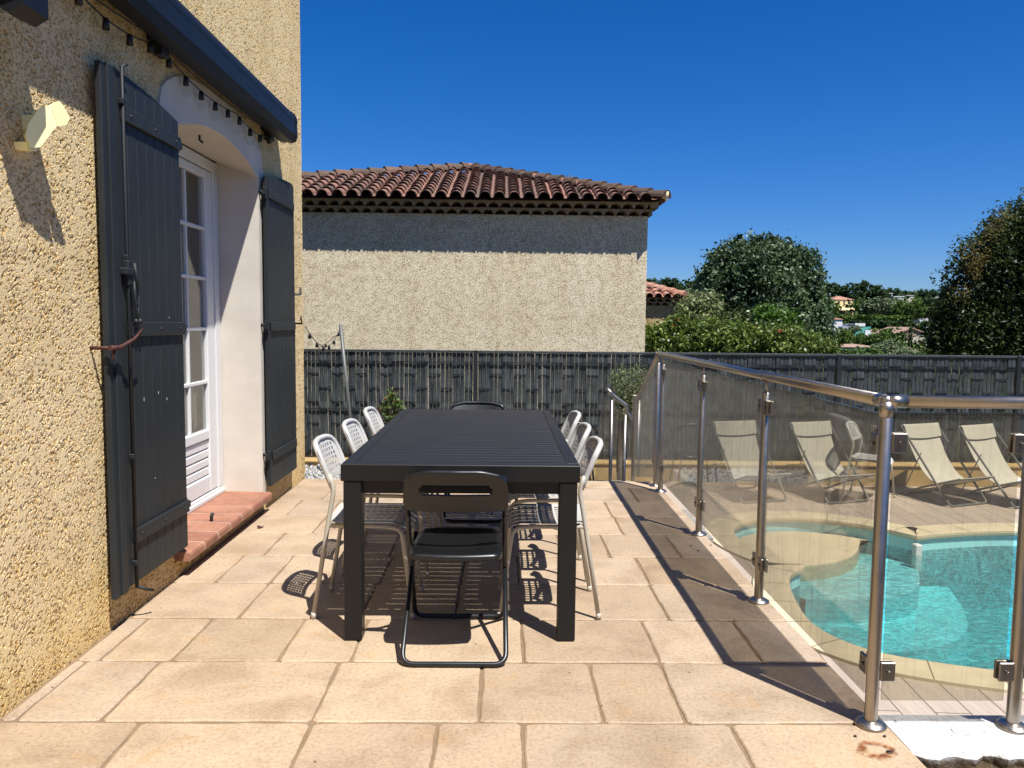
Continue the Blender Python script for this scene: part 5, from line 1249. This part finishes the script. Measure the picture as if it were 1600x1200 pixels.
def car(label, px, py, Y, face):
    q = at(px, py, Y); t = thing('parked_car', label, 'car', (0, 0, 0), 'cars parked in the valley')
    prof = [(-2.05, .35), (-2.1, .75), (-1.9, .98), (-1.25, 1.05), (-.75, 1.45), (.75, 1.48), (1.45, 1.05), (2.0, .92), (2.1, .6), (2.05, .35)]
    MB().prism(prof, 'x', -.85, .85).build('body', M['carpaint'], t)
    MB().prism([(-1.15, 1.06), (-.75, 1.40), (.72, 1.42), (1.3, 1.06)], 'x', -.862, .862).prism([(1.32, 1.08), (.82, 1.40), (.86, 1.42), (1.40, 1.08)], 'x', -.7, .7).build('windows', M['window'], t)
    for sx in (-1, 1):
        for y in (-1.3, 1.3):
            MB().tube([(sx * .70, y, .32), (sx * .87, y, .32)], .32, 16).build('wheel', M['tyre'], t)
    t.location = (q.x, Y, q.z - .7); t.rotation_euler.z = R(face)
car('silver car parked on the turning area of the far road', 1436, 502, 212, 180)
car('white car parked beside the low white house in the valley', 1327, 512, 168, 95)

# ================================================================== VEGETATION
def leaves(name, C, size, mat, parent=None, asp=.5, up=.3, seed=1, link_it=True, jit=.35, **kw):
    r = np.random.default_rng(seed); n = len(C); o0 = origin(parent) if parent is not None else Vector((0, 0, 0))
    nrm = r.normal(size=(n, 3)); nrm[:, 2] = np.abs(nrm[:, 2]) + up; nrm /= np.linalg.norm(nrm, axis=1)[:, None]
    a = r.normal(size=(n, 3)); a -= (a * nrm).sum(1)[:, None] * nrm; a /= np.linalg.norm(a, axis=1)[:, None]; b = np.cross(nrm, a)
    s = size * r.uniform(1 - jit, 1 + jit, n)[:, None]
    V = np.stack([C - a * s, C - b * s * asp + nrm * s * .12, C + a * s, C + b * s * asp + nrm * s * .12], 1).reshape(-1, 3) - np.array(o0)
    F = np.arange(n * 4).reshape(n, 4); me = fastmesh(name, V, F)
    o = link(name, me, mat, parent); return props(o, **kw)
def crown(blobs, n, clump_r, nclump, seed=1, shell=.62, flat=1.0):
    """leaf centres gathered in small clumps spread through the outer part of overlapping blobs"""
    r = np.random.default_rng(seed); vol = np.array([b[3] * b[4] * b[5] for b in blobs]) ** .8; pr = vol / vol.sum(); CC = []
    B = np.array(blobs)
    while len(CC) < nclump:
        k = r.choice(len(blobs), p=pr); d = r.normal(size=3); d /= np.linalg.norm(d); rad = shell + (1 - shell) * r.random() ** .6
        rad *= 1 + .15 * sin(d[0] * 5 + k * 2.1) * cos(d[2] * 6 + k * 1.3)
        p = B[k, :3] + d * rad * B[k, 3:6]
        q = ((p - B[:, :3]) / B[:, 3:6]); ins = (q ** 2).sum(1) < (shell * .75) ** 2
        if ins.any(): continue
        CC.append(p)
    CC = np.array(CC); idx = r.integers(0, nclump, n); g = r.normal(size=(n, 3)) * clump_r * np.array([1, 1, .8]) * flat
    return CC[idx] + g, CC
def trunk(parent, base, top, r, limbs, seed=1, mat='bark'):
    rs = random.Random(seed); m = MB(); b, t = Vector(base), Vector(top)
    mid = b.lerp(t, .5) + Vector((rs.uniform(-.05, .05), rs.uniform(-.05, .05), 0)) * (t - b).length
    m.tube([b, mid, t], r, 10, .3 * (t - b).length, r2=r * .55)
    for L in limbs:
        L = Vector(L); s0 = b.lerp(t, rs.uniform(.6, .98)); m.tube([s0, s0.lerp(L, .5) + Vector((0, 0, .08 * (L - s0).length)), L], r * .45, 7, .2, r2=r * .12)
    return m.build('trunk', M[mat], parent)
def big_tree():
    Y = 35; c = at(1185, 450, Y); t = thing('silver_poplar', 'large round silvery green tree in the middle distance', 'tree', (c.x, Y, tz(c.x, Y)))
    def bl(px, py, rx, ry, yy=0, ryy=None): p = at(px, py, Y + yy); k = Y / 1200; return (p.x, p.y, p.z, rx * k, (ryy or rx) * k, ry * k)
    B = [bl(1180, 448, 76, 68), bl(1130, 440, 34, 42), bl(1165, 405, 50, 32), bl(1205, 402, 40, 30), bl(1240, 430, 40, 44), bl(1255, 482, 38, 46), bl(1210, 500, 76, 50), bl(1130, 478, 30, 40), bl(1276, 520, 24, 28)]
    C, CC = crown(B, 46000, .17, 1500, 3, .72); leaves('crown', C, .085, M['leaf_silver'], t, .55, .15, 4)
    trunk(t, (c.x, Y, tz(c.x, Y) - .3), (c.x, Y, c.z - .6), .35, [CC[i] * .8 + np.array(at(1185, 470, Y)) * .2 for i in range(0, 1400, 140)])
    # solid-ish dark inner mass of twigs and leaves
    C, _ = crown([(b[0], b[1], b[2], b[3] * .72, b[4] * .72, b[5] * .72) for b in B], 9000, .25, 500, 5, .3); leaves('inner_foliage', C, .16, M['leaf_dark'], t, .6, .2, 6)
big_tree()
def right_tree():
    Y = 15.5; c = at(1640, 430, Y); zb = tz(c.x, Y); t = thing('privet_tree', 'dark glossy tree with dry flower heads at the right edge of the picture', 'tree', (c.x, Y, zb))
    k = Y / 1200
    def bl(px, py, rx, ry): p = at(px, py, Y); return (p.x, p.y, p.z, rx * k, rx * k, ry * k)
    B = [bl(1660, 440, 110, 120), bl(1560, 420, 52, 70), bl(1545, 480, 50, 55), bl(1500, 515, 42, 42), bl(1600, 370, 60, 50), bl(1650, 345, 70, 55), bl(1580, 520, 80, 50), bl(1720, 360, 90, 100), bl(1470, 535, 28, 24), bl(1525, 392, 26, 30), bl(1508, 440, 26, 36), bl(1490, 490, 26, 30)]
    C, CC = crown(B, 52000, .13, 1500, 8, .70); leaves('crown', C, .042, M['leaf_dark'], t, .42, .1, 9)
    C, _ = crown([(b[0], b[1], b[2], b[3] * .75, b[4] * .75, b[5] * .75) for b in B], 14000, .15, 500, 5, .3); leaves('inner_foliage', C, .06, M['leaf_dark'], t, .6, .2, 6)
    sel = np.array([p for p in CC if p[1] < Y - .3 and p[0] < c.x + .2]); r = np.random.default_rng(2); sel = sel[r.permutation(len(sel))[:70]]
    # dry panicles mostly on the upper left flank
    P = []
    for (px, py) in [(1512, 388), (1520, 396), (1530, 378), (1528, 404), (1538, 402), (1548, 352), (1556, 358), (1545, 362), (1572, 335), (1520, 420), (1530, 415), (1500, 455), (1510, 460), (1492, 462), (1523, 430), (1560, 345), (1535, 395), (1516, 410)]:
        p = np.array(at(px, py + 2, Y - .5)); P.append(p + r.normal(size=(70, 3)) * np.array([.07, .07, .09]))
    leaves('flower_panicles', np.concatenate(P), .018, M['leaf_panicle'], t, .8, .1, 12)
    trunk(t, (c.x, Y, zb - .3), (c.x, Y, c.z - .5), .22, [CC[i] for i in range(0, 1400, 120)])
right_tree()
def bush(name, label, Y, blobs, n, clump, ncl, size, mat, seed, cat='shrub', base=None, extra=None, group=None, asp=.5, shell=.6):
    k = Y / 1200; B = []
    for px, py, rx, ry in blobs: p = at(px, py, Y); B.append((p.x, p.y, p.z, rx * k, rx * k * .8, ry * k))
    c = B[0]; zb = base if base is not None else tz(c[0], Y); t = thing(name, label, cat, (c[0], Y, zb), group)
    C, CC = crown(B, n, clump, ncl, seed, shell); leaves('crown', C, size, M[mat], t, asp, .15, seed + 1)
    if extra:
        m2, ne = extra; r = np.random.default_rng(seed); P = np.concatenate([p + r.normal(size=(12, 3)) * .05 for p in CC[r.permutation(len(CC))[:ne]] if p[2] > c[2] - .1] or [CC[:1]]); leaves('new_leaves', P, size, M[m2], t, asp, .3, seed + 5)
    trunk(t, (c[0], Y, zb - .1), (c[0], Y, c[2]), .05 * max(1, k * 30), [CC[i] for i in range(0, len(CC), max(1, len(CC) // 8))])
    return t
bush('photinia_bush', 'bright green bush with a few red leaves against the beige house, behind the fence', 13.6, [(1035, 535, 36, 28), (1010, 535, 14, 26), (1062, 525, 22, 30)], 9000, .06, 420, .036, 'leaf_photinia', 21, extra=('leaf_red', 8), group='bushes behind the fence')
bush('photinia_bush', 'wide bright green bush in front of the silvery tree, behind the fence', 13.4, [(1110, 535, 48, 36), (1085, 545, 40, 24), (1150, 538, 36, 34)], 13000, .06, 600, .036, 'leaf_photinia', 23, extra=('leaf_red', 6), group='bushes behind the fence')
bush('photinia_bush', 'bright green bush behind the fence below the right half of the silvery tree', 13.5, [(1200, 540, 48, 30), (1240, 542, 40, 26), (1275, 548, 34, 18)], 12000, .06, 560, .036, 'leaf_photinia', 25, extra=('leaf_red', 7), group='bushes behind the fence')
bush('loquat_shrub', 'tall light green shrub in front of the silvery tree trunk', 17, [(1212, 505, 34, 22), (1205, 525, 40, 30), (1195, 492, 12, 12)], 9000, .09, 350, .05, 'leaf_bright', 27)
bush('dark_shrub', 'dark green shrub in the middle in front of the silvery tree', 19, [(1145, 512, 34, 26), (1165, 528, 50, 30), (1130, 530, 40, 24)], 11000, .09, 420, .045, 'leaf_dark', 29)
bush('olive_tree', 'grey green olive tree beside the small ochre house', 24, [(1085, 495, 36, 30), (1065, 510, 24, 30), (1105, 480, 16, 20)], 12000, .13, 420, .06, 'leaf_olive', 31, cat='tree')
bush('dark_shrub', 'dark shrub low between the olive tree and the small ochre house', 21, [(1068, 522, 22, 26), (1095, 525, 28, 26)], 9000, .1, 320, .05, 'leaf_dark', 33)
bush('small_shrub', 'young shrub with pale shoots standing by the fence, above the table corner', 9.85, [(611, 640, 13, 22), (608, 655, 15, 20), (606, 612, 5, 8), (618, 628, 8, 8)], 900, .035, 70, .022, 'leaf_photinia', 35, base=-.62, extra=('leaf_red', 3))
bush('olive_shrub', 'feathery olive shrub by the fence behind the stair railing', 9.6, [(976, 600, 18, 26), (972, 635, 14, 26), (990, 622, 18, 32), (998, 592, 14, 18), (966, 590, 8, 14)], 3000, .05, 190, .022, 'leaf_olive', 37, base=ZD, asp=.25)
# mid and far trees
TV = {}
def tree_variant(kind):
    if kind in TV: return TV[kind]
    shp = {'pine': ([(0, 0, .70, .42, .42, .24), (.22, .1, .60, .26, .26, .18), (-.25, 0, .62, .26, .26, .18), (0, -.2, .5, .34, .3, .22)], 1700, 'leaf_pine'),
           'umbrella': ([(0, 0, .82, .40, .40, .15), (.15, 0, .72, .30, .30, .12), (-.2, 0, .74, .25, .25, .12)], 1300, 'leaf_pine'),
           'round': ([(0, 0, .55, .46, .46, .44), (.2, -.1, .4, .35, .35, .35), (-.22, 0, .42, .32, .32, .34)], 1900, 'leaf_far'),
           'roundpine': ([(0, 0, .55, .46, .46, .44), (.2, -.1, .4, .35, .35, .35), (-.22, 0, .42, .32, .32, .34)], 1900, 'leaf_pine'),
           'grey': ([(0, 0, .5, .48, .48, .40), (.25, 0, .42, .3, .3, .3), (-.25, -.1, .4, .32, .32, .32)], 1900, 'leaf_grey'),
           'cypress': ([(0, 0, .5, .13, .13, .5), (0, 0, .3, .15, .15, .3)], 1100, 'leaf_pine')}[kind]
    B, n, mat = shp; C, CC = crown(B, n, .045, 130, len(TV) + 50, .6)
    t = thing('far_tree', 'x', 'tree'); leaves('crown', C, .045, M[mat], t, .8, .2, len(TV) + 60)
    if kind == 'umbrella': trunk(t, (0, 0, -.1), (0, 0, .75), .03, [(.2, 0, .75), (-.2, 0, .78)])
    else: trunk(t, (0, 0, -.1), (0, 0, .5), .035, [(.2, .1, .6), (-.2, 0, .6), (0, .2, .65)])
    t['_u'] = 0; del t['_u']; TV[kind] = t; t['used'] = 0; return t
def far_tree(kind, px, top, base, width, Y, label, group='trees on the far hillside', name=None):
    t0 = tree_variant(kind); first = t0.get('used', 0) == 0; t = t0
    if not first: t = copy_tree(t0)
    t0['used'] = 1
    a, b = at(px, top, Y), at(px, base, Y); h_ = (a.z - b.z); wd = width * Y / 1200
    t.location = (b.x, Y, b.z); t.scale = (wd, wd, h_); t.rotation_euler.z = (px * 1.7) % 6.28; t['label'] = label; t['group'] = group
    if name: t.name = name
FT = [
 ('roundpine', 1020, 434, 462, 34, 300, 'dark pine on the ridge touching the beige house wall'),
 ('pine', 1046, 432, 462, 34, 310, 'broad dark pine, highest on the ridge left of the silvery tree'),
 ('roundpine', 1070, 437, 468, 38, 290, 'dark pine on the ridge between the highest one and the silvery tree'),
 ('roundpine', 1092, 438, 470, 34, 300, 'dark pine half hidden by the left side of the silvery tree'),
 ('round', 1022, 442, 470, 34, 210, 'bright round umbrella pine crown behind the small ochre house'),
 ('grey', 1078, 448, 480, 44, 170, 'pale olive tree on the slope left of the silvery tree'),
 ('round', 1056, 452, 485, 30, 130, 'green tree above the right end of the small ochre roof'),
 ('roundpine', 1292, 440, 475, 44, 320, 'dark pine on the ridge above the pink roof'),
 ('pine', 1312, 444, 476, 36, 330, 'dark pine on the ridge right above the yellow house'),
 ('roundpine', 1328, 441, 478, 34, 330, 'tall round pine on the ridge right of the yellow house'),
 ('umbrella', 1349, 438, 478, 16, 330, 'umbrella pine with a separate small crown on the ridge'),
 ('roundpine', 1358, 443, 480, 42, 335, 'widest dark pine on the ridge beside the umbrella pine'),
 ('pine', 1372, 449, 480, 30, 330, 'dark pine at the end of the dense ridge wood'),
 ('pine', 1393, 448, 476, 30, 360, 'single broad pine behind the white ridge buildings'),
 ('pine', 1416, 453, 476, 26, 370, 'low pine behind the small greige ridge building'),
 ('round', 1428, 455, 478, 24, 370, 'low tree on the ridge between two pines'),
 ('pine', 1441, 450, 476, 20, 370, 'pointed pine alone on the ridge'),
 ('pine', 1457, 451, 476, 18, 370, 'small pine on the ridge right of the pointed one'),
 ('pine', 1480, 443, 480, 26, 300, 'dark pine touching the left edge of the big right tree'),
 ('round', 1344, 466, 495, 30, 240, 'dark tree right of the yellow house'),
 ('grey', 1372, 462, 494, 48, 235, 'pale grey olive tree in the middle of the slope'),
 ('grey', 1396, 463, 494, 40, 245, 'second pale grey tree on the slope, right of the larger one'),
 ('round', 1408, 468, 498, 32, 225, 'mid green tree on the slope below the white buildings'),
 ('round', 1428, 466, 502, 34, 215, 'bright green tree left of the turning area'),
 ('roundpine', 1452, 464, 500, 34, 235, 'dark tree behind the turning area'),
 ('roundpine', 1475, 465, 500, 34, 225, 'dark tree behind the silver car'),
 ('round', 1496, 470, 510, 34, 180, 'tree between the road and the big right tree'),
 ('round', 1316, 512, 545, 32, 120, 'green tree below the low white house'),
 ('round', 1372, 515, 550, 38, 108, 'green tree above the rusty long roof'),
 ('round', 1392, 510, 552, 44, 112, 'broad tree left of the cypress'),
 ('round', 1345, 519, 548, 26, 112, 'small tree under the teal shelter'),
 ('cypress', 1421, 510, 556, 20, 110, 'single dark cypress in front of the gabled house'),
 ('grey', 1388, 528, 562, 50, 80, 'pale olive tree above the fence, right of the rusty roof'),
 ('round', 1350, 542, 565, 60, 60, 'bright bush crown in front of the rusty roof'),
 ('grey', 1415, 540, 568, 40, 60, 'pale bush right of the rusty roof, just above the fence'),
 ('round', 1450, 545, 570, 40, 50, 'green bush above the fence below the gabled house'),
 ('roundpine', 1475, 515, 565, 60, 60, 'dark tree left of the big right tree, above the fence'),
 ('round', 1445, 500, 520, 26, 160, 'small bright tree beside the turning area'),
 ('round', 1318, 545, 572, 40, 50, 'dark green bush above the fence post'),
 ('grey', 1335, 506, 522, 18, 165, 'small tree beside the white parked car'),
 ('round', 1275, 460, 500, 60, 200, 'tree mass hidden behind the right side of the silvery tree'),
]
for f in FT: far_tree(f[0], f[1], f[2], f[3], f[4], f[5], f[6])
for v_ in TV.values():
    if 'used' in v_: pass
for o in bpy.data.objects:
    if 'used' in o: del o['used']
def hedge():
    for i, (x0, x1, yt, yb, Y, mat, lab) in enumerate([(1313, 1422, 492, 500, 205, 'leaf_far', 'long clipped hedge row below the yellow house'), (1330, 1425, 500, 509, 195, 'leaf_pine', 'darker flowering hedge row along the far road')]):
        n = 9000; r = np.random.default_rng(40 + i); px = r.uniform(x0, x1, n); h_ = r.random(n) ** .5; P = []
        A, B_ = at(x0, yb, Y), at(x1, yb, Y); zt_ = at(x0, yt, Y).z
        X_ = r.uniform(A.x, B_.x, n); P = np.stack([X_, Y + r.normal(size=n) * .8, A.z - .5 + (zt_ - A.z + .5) * h_ * (.88 + .12 * np.sin(X_ * .9) * np.sin(X_ * .37 + 1))], 1)
        o = leaves('hedge', P, .35, M[mat], None, .8, .2, 44 + i); props(o, lab, 'hedge', 'hedges on the far hillside')
hedge()
def far_wood():
    n = 50000; r = np.random.default_rng(77); P = []
    u = r.random(n); Y = 235 + 330 * r.random(n); X_ = (r.random(n) - .28) * 1.25 * Y
    k = np.array([tz(0, y) for y in np.linspace(200, 620, 120)]); z = np.interp(Y, np.linspace(200, 620, 120), k)
    bump_ = 3.0 + 2.5 * np.sin(X_ * .13 + Y * .05) * np.cos(X_ * .07 - Y * .11) + 1.2 * np.sin(X_ * .41 + Y * .2)
    z = z + bump_ * r.random(n) ** .5
    o = leaves('far_wood', np.stack([X_, Y, z], 1), .75, M['leaf_pine'], None, .8, .2, 78); props(o, kind='stuff')
far_wood()
def valley_scrub():
    n = 50000; r = np.random.default_rng(79); Y = 16 + 128 * r.random(n) ** .8; X_ = (r.random(n) - .05) * .85 * Y + 2; keep = (np.sin(X_ * .35 + Y * .1) * np.cos(Y * .22 - X_ * .12)) > .15
    X_, Y = X_[keep], Y[keep]; z = np.interp(Y, TY, TZ) + r.random(len(Y)) ** .7 * 1.2
    o = leaves('valley_scrub', np.stack([X_, Y, z], 1), .22, M['leaf_far'], None, .8, .2, 80); props(o, kind='stuff')
valley_scrub()
def side_hedge():
    n = 16000; r = np.random.default_rng(91); y = r.uniform(-6.5, 10.2, n); z = -.9 + 3.1 * r.random(n) ** .8; x = 11.9 + .5 * r.normal(size=n) + .3 * np.sin(y * 1.3)
    o = leaves('garden_hedge', np.stack([x, y, z], 1), .11, M['leaf_dark'], None, .6, .2, 92); props(o, 'tall dark hedge closing the garden on the right, beyond the pool', 'hedge')
    MB().box(11.9, 12.3, -6.5, 10.2, -1.2, 1.7).build('hedge_stems', M['bark'], o)
side_hedge()
